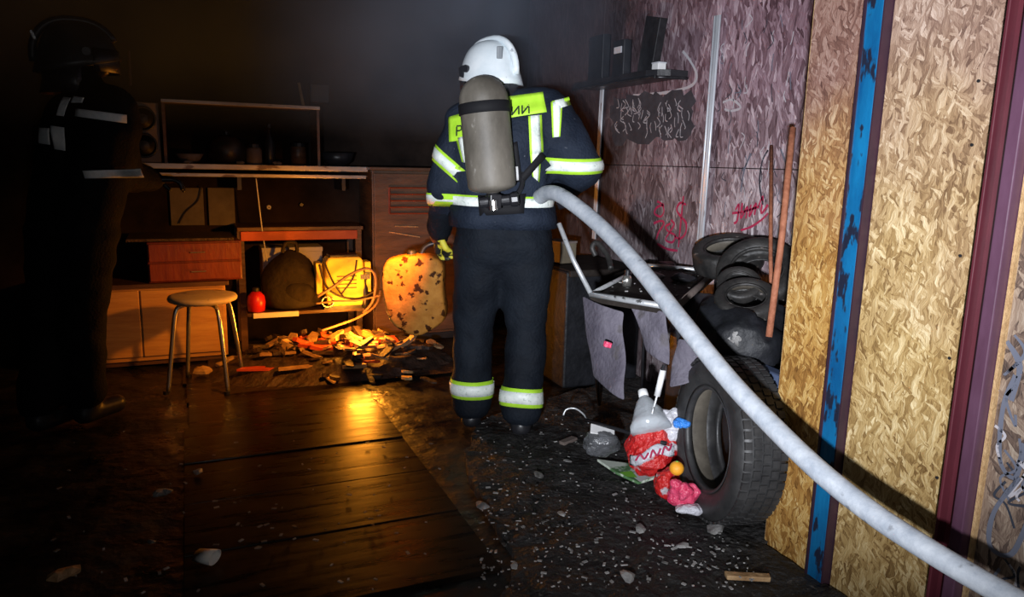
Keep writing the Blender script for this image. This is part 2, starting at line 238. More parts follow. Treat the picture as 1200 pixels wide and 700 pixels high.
# ------------------------------------------------------------------ mesh helpers
class MB:
    def __init__(s): s.v = []; s.f = []
    def add(s, vs, fs):
        o = len(s.v); s.v += [Vector(v) for v in vs]; s.f += [tuple(i+o for i in f) for f in fs]; return s
    def box(s, c, d, rot=None):
        c = Vector(c); hx, hy, hz = d[0]/2, d[1]/2, d[2]/2
        vs = [Vector((x, y, z)) for x in (-hx, hx) for y in (-hy, hy) for z in (-hz, hz)]
        if rot is not None: vs = [rot @ v for v in vs]
        return s.add([c+v for v in vs], [(0, 1, 3, 2), (4, 6, 7, 5), (0, 4, 5, 1), (2, 3, 7, 6), (0, 2, 6, 4), (1, 5, 7, 3)])
    def span(s, a, b): a, b = Vector(a), Vector(b); return s.box((a+b)/2, [abs(x) for x in (b-a)])
    def tube(s, pts, r, n=10, closed=False, flat=1.0):
        pts = [Vector(p) for p in pts]; k = len(pts); rs = r if isinstance(r, (list, tuple)) else [r]*k
        rings = []; prev = None
        for i, p in enumerate(pts):
            a = pts[(i-1) % k] if (closed or i > 0) else p; b = pts[(i+1) % k] if (closed or i < k-1) else p
            t = (b-a).normalized()
            if prev is None:
                u = t.cross(Vector((0, 0, 1)));  u = u if u.length > 0.05 else t.cross(Vector((1, 0, 0)))
            else: u = prev - t*prev.dot(t)
            u.normalize(); prev = u; v = t.cross(u)
            rings.append([p+rs[i]*(math.cos(2*PI*j/n)*u+math.sin(2*PI*j/n)*flat*v) for j in range(n)])
        vs = [q for rg in rings for q in rg]; fs = []
        for i in range(k if closed else k-1):
            for j in range(n):
                a, b = i*n+j, i*n+(j+1) % n; i2 = ((i+1) % k)*n
                fs.append((a, b, i2+(j+1) % n, i2+j))
        if not closed: fs += [tuple(range(n))[::-1], tuple((k-1)*n+j for j in range(n))]
        return s.add(vs, fs)
    def cyl(s, a, b, r, r2=None, n=16): return s.tube([a, b], [r, r if r2 is None else r2], n)
    def lathe(s, prof, n=24, mtx=None, closed=False):
        mtx = mtx or Matrix.Identity(4); vs = []; fs = []; k = len(prof)
        for (r, z) in prof:
            for j in range(n): vs.append(mtx @ Vector((r*math.cos(2*PI*j/n), r*math.sin(2*PI*j/n), z)))
        for i in range(k if closed else k-1):
            for j in range(n):
                i2 = (i+1) % k
                fs.append((i*n+j, i*n+(j+1) % n, i2*n+(j+1) % n, i2*n+j))
        if not closed: fs += [tuple(range(n))[::-1], tuple((k-1)*n+j for j in range(n))]
        return s.add(vs, fs)
    def ell(s, c, r, mtx=None, nu=16, nv=10):
        prof = []
        for i in range(nv+1):
            a = -PI/2+PI*i/nv; prof.append((max(1e-4, math.cos(a)), math.sin(a)))
        m = Matrix.Translation(Vector(c)) @ (mtx or Matrix.Identity(4)) @ Matrix.Diagonal((*r, 1))
        return s.lathe(prof, nu, m)
    def prism(s, outline, depth, mtx=None):
        mtx = mtx or Matrix.Identity(4); k = len(outline)
        vs = [mtx @ Vector((x, 0, z)) for x, z in outline]+[mtx @ Vector((x, depth, z)) for x, z in outline]
        return s.add(vs, [tuple(range(k)), tuple(range(k, 2*k))[::-1]]+[(i, (i+1) % k, k+(i+1) % k, k+i) for i in range(k)])
    def sheet(s, grid, thick=0.004, away=Vector((0, 1, 0))):
        """grid of points -> a thin closed sheet"""
        nu, nv = len(grid), len(grid[0]); fl = [Vector(p) for r in grid for p in r]; n = len(fl)
        nor = []
        for i in range(nu):
            for j in range(nv):
                a = Vector(grid[min(i+1, nu-1)][j])-Vector(grid[max(i-1, 0)][j]); b = Vector(grid[i][min(j+1, nv-1)])-Vector(grid[i][max(j-1, 0)])
                q = a.cross(b); q = q.normalized() if q.length > 1e-9 else away.copy()
                nor.append(q)
        vs = fl+[p+q*thick for p, q in zip(fl, nor)]; fs = []
        for i in range(nu-1):
            for j in range(nv-1):
                a = i*nv+j; fs.append((a, a+1, a+nv+1, a+nv)); fs.append((n+a, n+a+nv, n+a+nv+1, n+a+1))
        bd = [j for j in range(nv)]+[i*nv+nv-1 for i in range(1, nu)]+[(nu-1)*nv+j for j in range(nv-2, -1, -1)]+[i*nv for i in range(nu-2, 0, -1)]
        for q in range(len(bd)):
            a, b = bd[q], bd[(q+1) % len(bd)]; fs.append((a, b, n+b, n+a))
        return s.add(vs, fs)
    def build(s, name, m, parent=None, rel=True, smooth=False, bevel=0, sub=0):
        me = bpy.data.meshes.new(name); vs = s.v
        if parent is not None and rel:
            inv = WM(parent).inverted(); vs = [inv @ v for v in vs]
        me.from_pydata([tuple(v) for v in vs], [], s.f); me.validate()
        b = bmesh.new(); b.from_mesh(me); bmesh.ops.recalc_face_normals(b, faces=b.faces); b.to_mesh(me); b.free()
        if smooth:
            for p in me.polygons: p.use_smooth = True
        me.materials.append(M[m] if isinstance(m, str) else m)
        o = bpy.data.objects.new(name, me); COL.objects.link(o)
        if parent is not None: o.parent = parent
        if bevel:
            d = o.modifiers.new('bevel', 'BEVEL'); d.width = bevel; d.segments = 2; d.limit_method = 'ANGLE'
        if sub:
            d = o.modifiers.new('sub', 'SUBSURF'); d.levels = sub; d.render_levels = sub
        return o
def WM(o):
    m = Matrix.Identity(4)
    while o is not None: m = o.matrix_basis @ m; o = o.parent
    return m
def tag(o, label, cat, group=None, kind=None):
    if label: o['label'] = label
    if cat: o['category'] = cat
    if group: o['group'] = group
    if kind: o['kind'] = kind
    return o
def empty(name, loc, rz=0.0, label=None, cat=None, group=None):
    o = bpy.data.objects.new(name, None); COL.objects.link(o); o.empty_display_size = 0.05
    o.location = loc; o.rotation_euler = (0, 0, rz)
    return tag(o, label, cat, group)
def struct(mb, name, m, parent=None, **k):
    o = mb.build(name, m, parent, **k)
    if parent is None: o['kind'] = 'structure'
    return o
def rotz(a): return Matrix.Rotation(a, 4, 'Z')
def spline(P, n=8):
    P = [Vector(p) for p in P]; out = []
    for i in range(len(P)-1):
        p0, p1, p2, p3 = P[max(i-1, 0)], P[i], P[i+1], P[min(i+2, len(P)-1)]
        for k in range(n):
            t = k/n; out.append(0.5*((2*p1)+(p2-p0)*t+(2*p0-5*p1+4*p2-p3)*t*t+(3*p1-p0-3*p2+p3)*t*t*t))
    return out+[P[-1]]
def rough_up(mb, amp, sc, seed=0):
    for v in mb.v: v += noise.noise_vector(v*sc+Vector((seed, 0, 0)))*amp
    return mb

# ================================================================== SETTING
XW, XO, YB = 2.40, 1.72, 5.30
g = MB(); n = 60
grid = [[Vector((-3.2+6.4*i/n, -1.5+7.0*j/n, 0)) for j in range(n+1)] for i in range(n+1)]
for r_ in grid:
    for v in r_: v.z = -0.012+0.012*noise.noise(v*2.5)
g.add([v for r_ in grid for v in r_], [(i*(n+1)+j, (i+1)*(n+1)+j, (i+1)*(n+1)+j+1, i*(n+1)+j+1) for i in range(n) for j in range(n)])
floor = struct(g, 'floor', 'floor', smooth=True)
# wet planks laid across the left of the floor
for k, (y0, y1, x0, x1, z) in enumerate([(1.95, 2.36, -0.07, 0.84, .004), (2.36, 2.74, -0.07, 0.84, .006), (2.74, 3.12, -0.07, 0.84, .005), (3.12, 3.55, -0.07, 0.84, .010),
                                         (3.55, 3.95, -0.05, 0.84, .006), (3.95, 4.3, -0.06, 0.84, .004), (4.3, 4.7, -0.08, 0.84, .003)]):
    b = MB(); b.span((x0, y0+.002, -0.03), (x1, y1-0.002, z)); b.build('plank', 'board', floor, bevel=0.003)
# charred crust of debris on the right, with a broken left edge
outl = [at_z(*p) for p in ((700, 455), (640, 470), (560, 500), (545, 535), (552, 570), (575, 610), (600, 650), (600, 690), (560, 740), (560, 800))]
outl = [(p.x, p.y) for p in outl]; outl += [(1.7, 0.4), (1.7, 1.75), (2.38, 1.85), (2.38, 3.6)]
b = MB(); k = len(outl)
cx = sum(p[0] for p in outl)/k; cy = sum(p[1] for p in outl)/k
bm = bmesh.new(); vs = [bm.verts.new((x, y, 0.022)) for x, y in outl]; bm.faces.new(vs)
bmesh.ops.triangulate(bm, faces=bm.faces)
for _ in range(5): bmesh.ops.subdivide_edges(bm, edges=[e for e in bm.edges if e.calc_length() > 0.05], cuts=1, use_grid_fill=False); bmesh.ops.triangulate(bm, faces=bm.faces)
for v in bm.verts:
    nv = noise.noise_vector(v.co*9)*0.02
    v.co.x += nv.x if v.co.x < 1.6 else 0; v.co.y += nv.y if v.co.x < 1.6 else 0
    v.co.z += 0.014*noise.noise(v.co*7)+0.008*noise.noise(v.co*22)
ext = bmesh.ops.extrude_face_region(bm, geom=list(bm.faces))
for e in ext['geom']:
    if isinstance(e, bmesh.types.BMVert): e.co.z = -0.03
bmesh.ops.recalc_face_normals(bm, faces=bm.faces)
me = bpy.data.meshes.new('ground_crust'); bm.to_mesh(me); bm.free(); me.materials.append(M['soot'])
o = bpy.data.objects.new('ground', me); COL.objects.link(o); o['kind'] = 'structure'; o['label'] = 'soot black crust of wet charred ground'

struct(MB().span((-3.2, -1.5, 2.75), (2.6, 5.5, 2.85)), 'ceiling', 'ceil')
struct(MB().span((-3.2, YB, -0.05), (XW+0.1, YB+0.1, 2.75)), 'wall_back', 'wallb')
struct(MB().span((-3.3, -1.5, -0.05), (-3.2, YB+0.1, 2.75)), 'wall_left', 'wallb')
# far right wall: backing, strand board panels, pale studs
wr = struct(MB().span((XW+0.012, 1.64, -0.05), (XW+0.1, YB, 2.75)), 'wall_right', 'wallb')
ys = [1.66, 3.045, 4.18, YB]
for i in range(3):
    for z0, z1 in ((0, 1.24), (1.244, 2.44), (2.444, 2.75)):
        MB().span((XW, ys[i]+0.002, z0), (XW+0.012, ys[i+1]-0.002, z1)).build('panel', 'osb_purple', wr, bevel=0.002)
def stud(px0, py0, px1, py1, x, wd, name='trim_1', z0=None):
    a, b = at_x(px0, py0, x), at_x(px1, py1, x)
    t = MB(); d = (b-a).normalized(); u = Vector((0, 1, 0))
    for off in (-wd*0.36, wd*0.36): t.tube([a+u*off, b+u*off], wd*0.14, 8)
    t.tube([a, b], wd*0.34, 8, flat=0.35)
    o = struct(t, name, 'steel', smooth=True); return o
o = stud(841, 18, 818, 312, XW-0.022, 0.05, 'trim_1'); o['label'] = 'pale blue grey steel stud on the stained wall behind the tyres'
o = stud(709, 45, 696, 280, XW-0.02, 0.042, 'trim_2'); o['label'] = 'thin steel stud beside the firefighter'
# graffiti and stains: flat paint on the wall
def wallpt(px, py, dx=0.0): return at_x(px, py, XW-0.0015-dx)
def stroke(pts, wd, m, name, parent, x=None, dx=0.0):
    P = spline([at_x(px, py, (x if x is not None else XW)-0.0015-dx) for px, py in pts], 6)
    t = MB(); vs = []
    for i, p in enumerate(P):
        a, b = P[max(i-1, 0)], P[min(i+1, len(P)-1)]; d = (b-a).normalized(); nn = Vector((1, 0, 0)).cross(d); nn.normalize()
        ww = wd*(0.7+0.5*abs(noise.noise(p*14)))
        vs += [p+nn*ww/2, p-nn*ww/2]
    t.add(vs, [(2*i, 2*i+1, 2*i+3, 2*i+2) for i in range(len(P)-1)])
    return t.build(name, m, parent)
GR = 'graffiti_stroke'
for s_ in ([(778, 240), (770, 243), (767, 250), (774, 254), (778, 248), (776, 240), (770, 236)], [(766, 262), (774, 259), (778, 262), (772, 272), (769, 281)],
           [(786, 262), (780, 266), (784, 272), (791, 276), (788, 284), (780, 281), (785, 272), (790, 263), (786, 258)],
           [(804, 240), (797, 238), (793, 246), (798, 254), (804, 262), (803, 274), (796, 280), (790, 276)], [(801, 230), (798, 258), (795, 290)],
           [(770, 286), (782, 292), (794, 294)]):
    stroke(s_, 0.016, 'graffiti', GR, wr)
for s_ in ([(862, 246), (866, 240), (864, 258), (860, 262)], [(870, 238), (868, 256), (876, 242), (874, 256)], [(880, 240), (878, 254), (886, 238), (884, 252)], [(888, 244), (894, 230), (892, 250), (900, 240)],
           [(858, 250), (872, 248), (890, 242)], [(868, 270), (880, 266), (892, 258), (900, 250)]):
    stroke(s_, 0.013, 'graffiti', GR, wr)
rr0 = random.Random(5)
# sooty rectangle with scratched marks under the shelf
q = [wallpt(x+rr0.uniform(-4, 4), y+rr0.uniform(-5, 5), 0.0005) for x, y in [(718+94*i/14, 112-4*i/14) for i in range(15)]+[(812, 108+55*i/8) for i in range(1, 8)]+[(812-94*i/14, 163+5*i/14) for i in range(15)]+[(718, 168-56*i/8) for i in range(1, 8)]]
MB().add(q, [tuple(range(len(q)))]).build('soot_patch', 'sootpatch', wr)
rr = random.Random(3)
for i in range(60):
    x = rr.uniform(722, 808); y = rr.uniform(114, 152)
    stroke([(x, y), (x+rr.uniform(-4, 4), y+rr.uniform(4, 9)), (x+rr.uniform(-3, 3), y+rr.uniform(8, 13))], 0.006, 'graffw', 'scratch', wr, dx=0.002)
for i in range(46):
    x = rr.uniform(840, 935); y = rr.uniform(10, 250)
    stroke([(x, y), (x+rr.uniform(-4, 4), y+rr.uniform(5, 12)), (x+rr.uniform(-5, 3), y+rr.uniform(10, 22))], 0.006, rr.choice(['graffw', 'graffd', 'graffg']), 'scratch', wr)
for s_, m_ in (([(847, 120), (858, 117), (868, 126), (857, 130), (849, 128)], 'graffw'), ([(900, 176), (893, 190), (890, 215), (894, 240)], 'graffd'), ([(915, 175), (922, 200), (918, 230)], 'graffg'),
               ([(880, 180), (872, 200), (868, 225)], 'graffg')):
    stroke(s_, 0.012, m_, GR, wr)

# near right wall (entrance side): strand boards between painted steel posts
we = struct(MB().span((XO+0.013, -1.4, -0.04), (XO+0.11, 1.765, 2.75)), 'wall_entrance', 'wallb')
MB().span((XO+0.013, 1.60, -0.04), (XW+0.1, 1.64, 2.75)).build('return_board', 'wallb', we)
for nm, y0, y1, m_ in (('panel', 1.555, 1.768, 'osb_rust'), ('panel', 1.16, 1.488, 'osb'), ('panel', 0.2, 1.083, 'osb_dirty')):
    MB().span((XO, y0, 0.0), (XO+0.013, y1, 2.75)).build(nm, m_, we, bevel=0.0015)
MB().span((XO+0.002, 1.766, 0.0), (XO+0.012, 1.771, 2.75)).build('board_edge', 'edge', we)
for py_ in (95, 170, 300, 420, 560):
    for px_ in ((1019-(py_-150)*0.105, ) + (1137-(py_-155)*0.105,)):
        p = at_x(px_+4, py_, XO); MB().cyl(p+Vector((-0.003, 0, 0)), p+Vector((0.004, 0, 0)), 0.004, n=8).build('screw', 'blackm', we)
rr = random.Random(11)
for i in range(26):
    x = rr.uniform(1165, 1230); y = rr.uniform(380, 670)
    stroke([(x, y), (x+rr.uniform(-14, 14), y+rr.uniform(10, 26)), (x+rr.uniform(-16, 10), y+rr.uniform(24, 48)), (x+rr.uniform(-4, 20), y+rr.uniform(30, 60))], 0.008, rr.choice(['graffg', 'graffd', 'graffd', 'graffg', 'graffw']), GR, we, x=XO)
for s_ in ([(1190, 440), (1175, 480), (1172, 540), (1190, 560), (1200, 520)], [(1195, 560), (1165, 600), (1160, 640), (1185, 650), (1205, 610)], [(1180, 400), (1195, 430), (1185, 470)]):
    stroke(s_, 0.014, 'graffg', GR, we, x=XO)
post = struct(MB().span((XO-0.03, 1.495, -0.03), (XO+0.012, 1.553, 2.75)), 'trim_3', 'blue', bevel=0.002)
post['label'] = 'chipped bright blue steel post between two strand boards'
MB().span((XO-0.031, 1.490, -0.03), (XO+0.012, 1.4945, 2.75)).build('flank', 'blue_side', post)
MB().span((XO-0.034, 1.548, -0.03), (XO-0.030, 1.556, 2.75)).build('lip', 'blue_side', post)
post = struct(MB().span((XO-0.012, 1.095, -0.03), (XO+0.012, 1.155, 2.75)), 'trim_4', 'maroon', bevel=0.002)
post['label'] = 'maroon and purple steel channel post'
MB().span((XO-0.040, 1.150, -0.03), (XO+0.012, 1.158, 2.75)).build('flange', 'maroon', post, bevel=0.002)
MB().span((XO-0.045, 1.085, -0.03), (XO-0.006, 1.115, 2.75)).build('flange', 'purple', post, bevel=0.003)
MB().span((XO-0.014, 1.076, 0.0), (XO+0.012, 1.0835, 2.75)).build('board_edge', 'edge', post)

# smoke under the roof
m = bpy.data.materials.new('smoke'); m.use_nodes = True; nt = m.node_tree; nt.nodes.clear()
om = nt.nodes.new('ShaderNodeOutputMaterial'); pv = nt.nodes.new('ShaderNodeVolumePrincipled'); nt.links.new(pv.outputs[0], om.inputs['Volume'])
pv.inputs['Color'].default_value = (0.55, 0.72, 1.0, 1); pv.inputs['Anisotropy'].default_value = 0.1
tc = nt.nodes.new('ShaderNodeTexCoord'); nz = nt.nodes.new('ShaderNodeTexNoise'); nz.inputs['Scale'].default_value = 1.5; nz.inputs['Detail'].default_value = 3
nt.links.new(tc.outputs['Object'], nz.inputs['Vector'])
sx = nt.nodes.new('ShaderNodeSeparateXYZ'); nt.links.new(tc.outputs['Object'], sx.inputs[0])
mr = nt.nodes.new('ShaderNodeMapRange'); mr.inputs[1].default_value = 1.35; mr.inputs[2].default_value = 2.2; mr.inputs[4].default_value = 1.0; nt.links.new(sx.outputs[2], mr.inputs[0])
mr2 = nt.nodes.new('ShaderNodeMapRange'); mr2.inputs[1].default_value = 0.36; mr2.inputs[2].default_value = 0.68; mr2.inputs[4].default_value = 0.95; nt.links.new(nz.outputs['Fac'], mr2.inputs[0])
mu = nt.nodes.new('ShaderNodeMath'); mu.operation = 'MULTIPLY'; nt.links.new(mr.outputs[0], mu.inputs[0]); nt.links.new(mr2.outputs[0], mu.inputs[1])
nt.links.new(mu.outputs[0], pv.inputs['Density']); M['smoke'] = m
o = MB().span((-2.4, 2.9, 1.3), (1.95, 5.26, 2.72)).build('smoke', 'smoke')
tag(o, 'bluish smoke hanging under the roof above the firefighter', 'smoke', kind='stuff')

# ================================================================== FIGURES
def capsule(mb, a, b, ra, rb, n=14):
    a, b = Vector(a), Vector(b); d = b-a; L_ = d.length; t = d.normalized() if L_ > 1e-6 else Vector((0, 0, 1))
    q = t.to_track_quat('Z', 'Y').to_matrix().to_4x4(); prof = []
    for i in range(0, 6): al = -PI/2+PI/2*i/5; prof.append((max(1e-4, ra*math.cos(al)), ra*math.sin(al)))
    for i in range(0, 6): al = PI/2*i/5; prof.append((max(1e-4, rb*math.cos(al)), L_+rb*math.sin(al)))
    mb.lathe(prof, n, Matrix.Translation(a) @ q)
def blob_mesh(mb, voxel, smooth=6, disp=0.0, dsc=6, name='body', m='turnout', parent=None, mats=None):
    """fuse overlapping closed shapes into ONE continuous surface"""
    o = mb.build(name, m, parent, rel=False)
    r = o.modifiers.new('r', 'REMESH'); r.mode = 'VOXEL'; r.voxel_size = voxel
    s_ = o.modifiers.new('s', 'SMOOTH'); s_.iterations = smooth; s_.factor = 0.5
    dg = bpy.context.evaluated_depsgraph_get(); ev = o.evaluated_get(dg)
    me = bpy.data.meshes.new_from_object(ev); o.modifiers.clear(); o.data = me
    if disp:
        ns = [v.normal.copy() for v in me.vertices]
        for v, nn in zip(me.vertices, ns):
            c = v.co
            a = noise.noise(Vector((c.x*dsc, c.y*dsc, c.z*dsc*1.6)))+0.5*noise.noise(c*dsc*2.3)
            v.co += nn*disp*a
    for p in me.polygons: p.use_smooth = True
    me.materials.clear(); me.materials.append(M[m])
    return o
def bvh_of(o): me = o.data; return BVHTree.FromPolygons([v.co for v in me.vertices], [tuple(p.vertices) for p in me.polygons])
def patch(bvh, corners, nu, nv, off, thick, name, m, parent, ydir=1):
    """cloth patch pressed onto the body from behind; corners (x,z) local: tl,tr,br,bl"""
    tl, tr, br, bl = [Vector((c[0], 0, c[1])) for c in corners]; gr = []; lasty = 0
    for i in range(nu+1):
        row = []
        for j in range(nv+1):
            s_, t_ = j/nv, i/nu
            p = (tl*(1-s_)+tr*s_)*(1-t_)+(bl*(1-s_)+br*s_)*t_
            h = bvh.ray_cast(Vector((p.x, -2.0*ydir, p.z)), Vector((0, ydir, 0)))
            y = h[0].y if h[0] is not None else lasty
            lasty = y; row.append(Vector((p.x, y-off*ydir, p.z)))
        gr.append(row)
    mb = MB(); mb.sheet(gr, thick); return mb.build(name, m, parent, rel=False, smooth=True)
def band(bvh, a, b, t0, wd, th0, th1, off, name, m, parent, n=28, rmax=0.5, tilt=0.0, inside=False):
    """tape running round a limb whose axis goes a->b, centred at fraction t0"""
    a, b = Vector(a), Vector(b); ax = (b-a).normalized(); u = ax.cross(Vector((0, 1, 0))); u = u if u.length > .1 else Vector((1, 0, 0)); u.normalize(); v = ax.cross(u)
    gr = []; c = a+(b-a)*t0
    for k in range(3):
        row = []
        for i in range(n+1):
            th = th0+(th1-th0)*i/n; d = u*math.cos(th)+v*math.sin(th)
            cc = c+ax*((k-1)*wd/2+tilt*math.sin(th))
            h = bvh.ray_cast(cc, d, rmax) if inside else bvh.ray_cast(cc+d*rmax, -d, rmax)
            row.append((h[0] if h[0] is not None else cc+d*0.1)+d*off)
        gr.append(row)
    mb = MB(); mb.sheet(gr, 0.003); return mb.build(name, m, parent, rel=False, smooth=True)
def hand(parent, wrist, pdir, palm, m, name='glove', s=1.0, curl=1.0, tipmat=None):
    """palm and five curled fingers, one continuous surface; pdir = finger direction, palm = direction the palm faces"""
    d = Vector(pdir).normalized(); nn = Vector(palm); nn = (nn-d*nn.dot(d)).normalized(); sd = d.cross(nn); wv = Vector(wrist); mb = MB()
    for k in (-1.2, -0.4, 0.4, 1.2): capsule(mb, wv+sd*0.018*k*s, wv+d*0.085*s+sd*0.022*k*s, 0.020*s, 0.017*s, 10)
    tips = []
    for k, ln in ((-1.5, 0.062), (-0.5, 0.074), (0.5, 0.078), (1.5, 0.070)):
        p = wv+d*0.09*s+sd*0.0215*k*s; dd = d
        for j, fr in enumerate((0.48, 0.32, 0.26)):
            an = curl*(0.55, 0.75, 0.6)[j]; dd = (Matrix.Rotation(-an if False else an, 3, sd.cross(Vector((0, 0, 0))) if False else d.cross(nn)) @ dd)
            q_ = p+dd*ln*fr*s; capsule(mb, p, q_, 0.0115*s-0.001*j, 0.0105*s-0.001*j, 8); p = q_
        tips.append(p)
    p = wv+d*0.02*s+sd*0.03*s; q_ = p+(d*0.6+sd*0.5+nn*0.5).normalized()*0.045*s; capsule(mb, p, q_, 0.015*s, 0.013*s, 8)
    r_ = q_+(d*0.7+nn*0.8-sd*0.1).normalized()*0.035*s; capsule(mb, q_, r_, 0.0125*s, 0.011*s, 8)
    o = blob_mesh(mb, 0.005, 2, name=name, m=m, parent=parent); return o, tips
def figspace(base):
    def f(px, py, yo=0.0):
        d = ray(px, py); t = (yo-(CPOS-base).dot(HD))/d.dot(HD); p = CPOS+d*t
        return Vector(((p-base).dot(R0), yo, p.z))
    return f
def helmet(parent, c, yaw, tilt, mshell, s=1.0, stripes=True):
    Mx = Matrix.Translation(Vector(c)) @ Matrix.Rotation(yaw, 4, 'Z') @ Matrix.Rotation(tilt, 4, 'X')
    # shell: x right, y forward, z up. rim lower at the back, higher at the brow
    n, k = 32, 12; vs = []
    for i in range(k+1):
        a = (PI/2)*i/k
        for j in range(n):
            th = 2*PI*j/n; fy = math.sin(th)
            low = -0.05-0.035*max(0, -fy)-0.015*abs(math.cos(th))+0.035*max(0, fy)
            fl_ = 1.0+0.10*(1-i/k)**5*(0.5+0.8*max(0, fy)+0.5*max(0, -fy))
            r_ = math.cos(a)**0.68 if i < k else 1e-4
            z = low+(0.132-low)*math.sin(a)
            vs.append(Mx @ (Vector((0.122*r_*math.cos(th)*fl_, 0.150*r_*math.sin(th)*fl_, z))*s))
    fs = [(i*n+j, i*n+(j+1) % n, (i+1)*n+(j+1) % n, (i+1)*n+j) for i in range(k) for j in range(n)]
    fs += [tuple(range(n))[::-1], tuple(k*n+j for j in range(n))]
    h = MB().add(vs, fs).build('helmet', mshell, parent, rel=False, smooth=True)
    cr = MB(); pts = []
    for i in range(17):
        a = math.radians(-12+i*164/16); pts.append(Mx @ (Vector((0, -0.160*math.copysign(abs(math.cos(a))**.8, math.cos(a)), -0.012+0.150*math.sin(a)))*s))
    cr.tube(pts, [0.016*s]*17, 10); cr.build('comb', mshell, h, rel=False, smooth=True)
    for sx_ in (-1, 1):
        p = Mx @ (Vector((sx_*0.118, 0.035, 0.0))*s); q = Mx @ (Vector((sx_*0.131, 0.035, 0.0))*s); MB().cyl(p, q, 0.017*s).build('visor_pivot', 'black', h, rel=False)
    vz = []
    for z in (-0.075, -0.03, 0.02):
        vz.append([Mx @ (Vector((0.125*math.sin(t), 0.155*math.cos(t)+0.004, z))*s) for t in [math.radians(-70+140*i/14) for i in range(15)]])
    MB().sheet(vz, 0.003).build('visor', 'black', h, rel=False, smooth=True)
    # neck guard
    ng = []
    for z, e in ((-0.05, 0.98), (-0.11, 0.95), (-0.17, 1.05)):
        ng.append([Mx @ (Vector((0.115*e*math.sin(t), -0.135*e*math.cos(t), z))*s) for t in [math.radians(-95+190*i/16) for i in range(17)]])
    MB().sheet(ng, 0.006).build('neck_guard', 'black', h, rel=False, smooth=True)
    return h, Mx

# ---- firefighter with the hose
B1 = at_z(590, 503); B1.z = 0
f1 = figspace(B1)
ff = empty('person', B1, -YAW, 'firefighter seen from behind in white helmet and navy turnout gear, holding the pale hose', 'person')
b = MB()
neck, head = f1(592, 112, 0.02), f1(576, 91, 0.05)
shL, shR = f1(545, 146, 0.02), f1(645, 138, 0.0)
elL, wrL = f1(523, 215, 0.0), f1(516, 268, 0.18)
elR, wrR = f1(678, 196, -0.02), f1(655, 232, 0.26)
hipL, hipR = f1(564, 290), f1(616, 290)
knL, knR = f1(554, 385, 0.04), f1(617, 388, 0.0)
anL, anR = f1(553, 470, 0.02), f1(611, 480, -0.07)
capsule(b, f1(566, 150, 0.0), f1(622, 146, 0.0), .13, .13); capsule(b, f1(572, 165), f1(574, 240), .16, .145); capsule(b, f1(606, 165), f1(608, 240), .165, .15)
capsule(b, f1(572, 250), f1(608, 250), .15, .15); capsule(b, f1(570, 285), f1(612, 285), .15, .145)
capsule(b, neck-Vector((0, 0, .06)), head, .075, .07); capsule(b, f1(560, 135), f1(640, 128), .09, .095)
capsule(b, shL, elL, .098, .085); capsule(b, elL, wrL, .085, .062)
capsule(b, shR, elR, .115, .108); capsule(b, elR, wrR, .10, .068)
for hp, kn, an in ((hipL, knL, anL), (hipR, knR, anR)):
    capsule(b, hp, kn, .13, .096); capsule(b, kn, an, .096, .097)
b.ell(head+Vector((0, 0, 0)), (.085, .10, .12))
body = blob_mesh(b, 0.016, 7, 0.012, 7, 'body', 'turnout', ff)
me = body.data; me.materials.append(M['trouser'])
zb = f1(590, 246).z
for p in me.polygons:
    if p.center.z < zb-0.03: p.material_index = 1
bv = bvh_of(body)
# jacket skirt
sk = MB(); gr = []
for kk, (z, e) in enumerate(((zb+0.02, 1.0), (zb-0.03, 1.03), (zb-0.075, 1.07))):
    row = []
    c0 = f1(590, 246)
    for i in range(41):
        th = 2*PI*i/40; d = Vector((math.cos(th), math.sin(th), 0)); h = bv.ray_cast(Vector((c0.x, 0, z))+d*0.6, -d)
        rr_ = (h[0]-Vector((c0.x, 0, z))).length if h[0] is not None else .17
        row.append(Vector((c0.x, 0, z))+d*min(rr_, .23)*e+d*0.01)
    gr.append(row)
sk.sheet(gr, 0.008).build('jacket_skirt', 'turnout', ff, rel=False, smooth=True)
sbv = bvh_of(body)
def P2(px, py, yo=-0.15): v = f1(px, py, yo); return (v.x, v.z)
def fpatch(cs, name, m, off=0.006, th=0.003, nu=5, nv=6, bb=None): return patch(bb or bv, [P2(*c) for c in cs], nu, nv, off, th, name, m, ff)
pr = fpatch(((593, 112), (637, 106), (641, 131), (598, 138)), 'back_panel', 'lime', nu=6, nv=8); pr['label'] = 'lime panel with black letters, right of the cylinder'
pl = fpatch(((523, 136), (552, 129), (556, 162), (525, 166)), 'back_panel', 'lime', nu=6, nv=8); pl['label'] = 'lime panel with a black letter, left of the cylinder'
LET = {'И': [((0, 1), (0, 0)), ((0, 0.05), (1, 0.95)), ((1, 1), (1, 0))], 'Р': [((0, 1), (0, 0)), ((0, 1), (.8, .95)), ((.8, .95), (.9, .7)), ((.9, .7), (.7, .5)), ((.7, .5), (0, .5))],
       'С': [((1, .9), (.4, 1)), ((.4, 1), (0, .6)), ((0, .6), (.1, .2)), ((.1, .2), (.5, 0)), ((.5, 0), (1, .1))], 'О': [((.5, 1), (0, .5)), ((0, .5), (.5, 0)), ((.5, 0), (1, .5)), ((1, .5), (.5, 1))]}
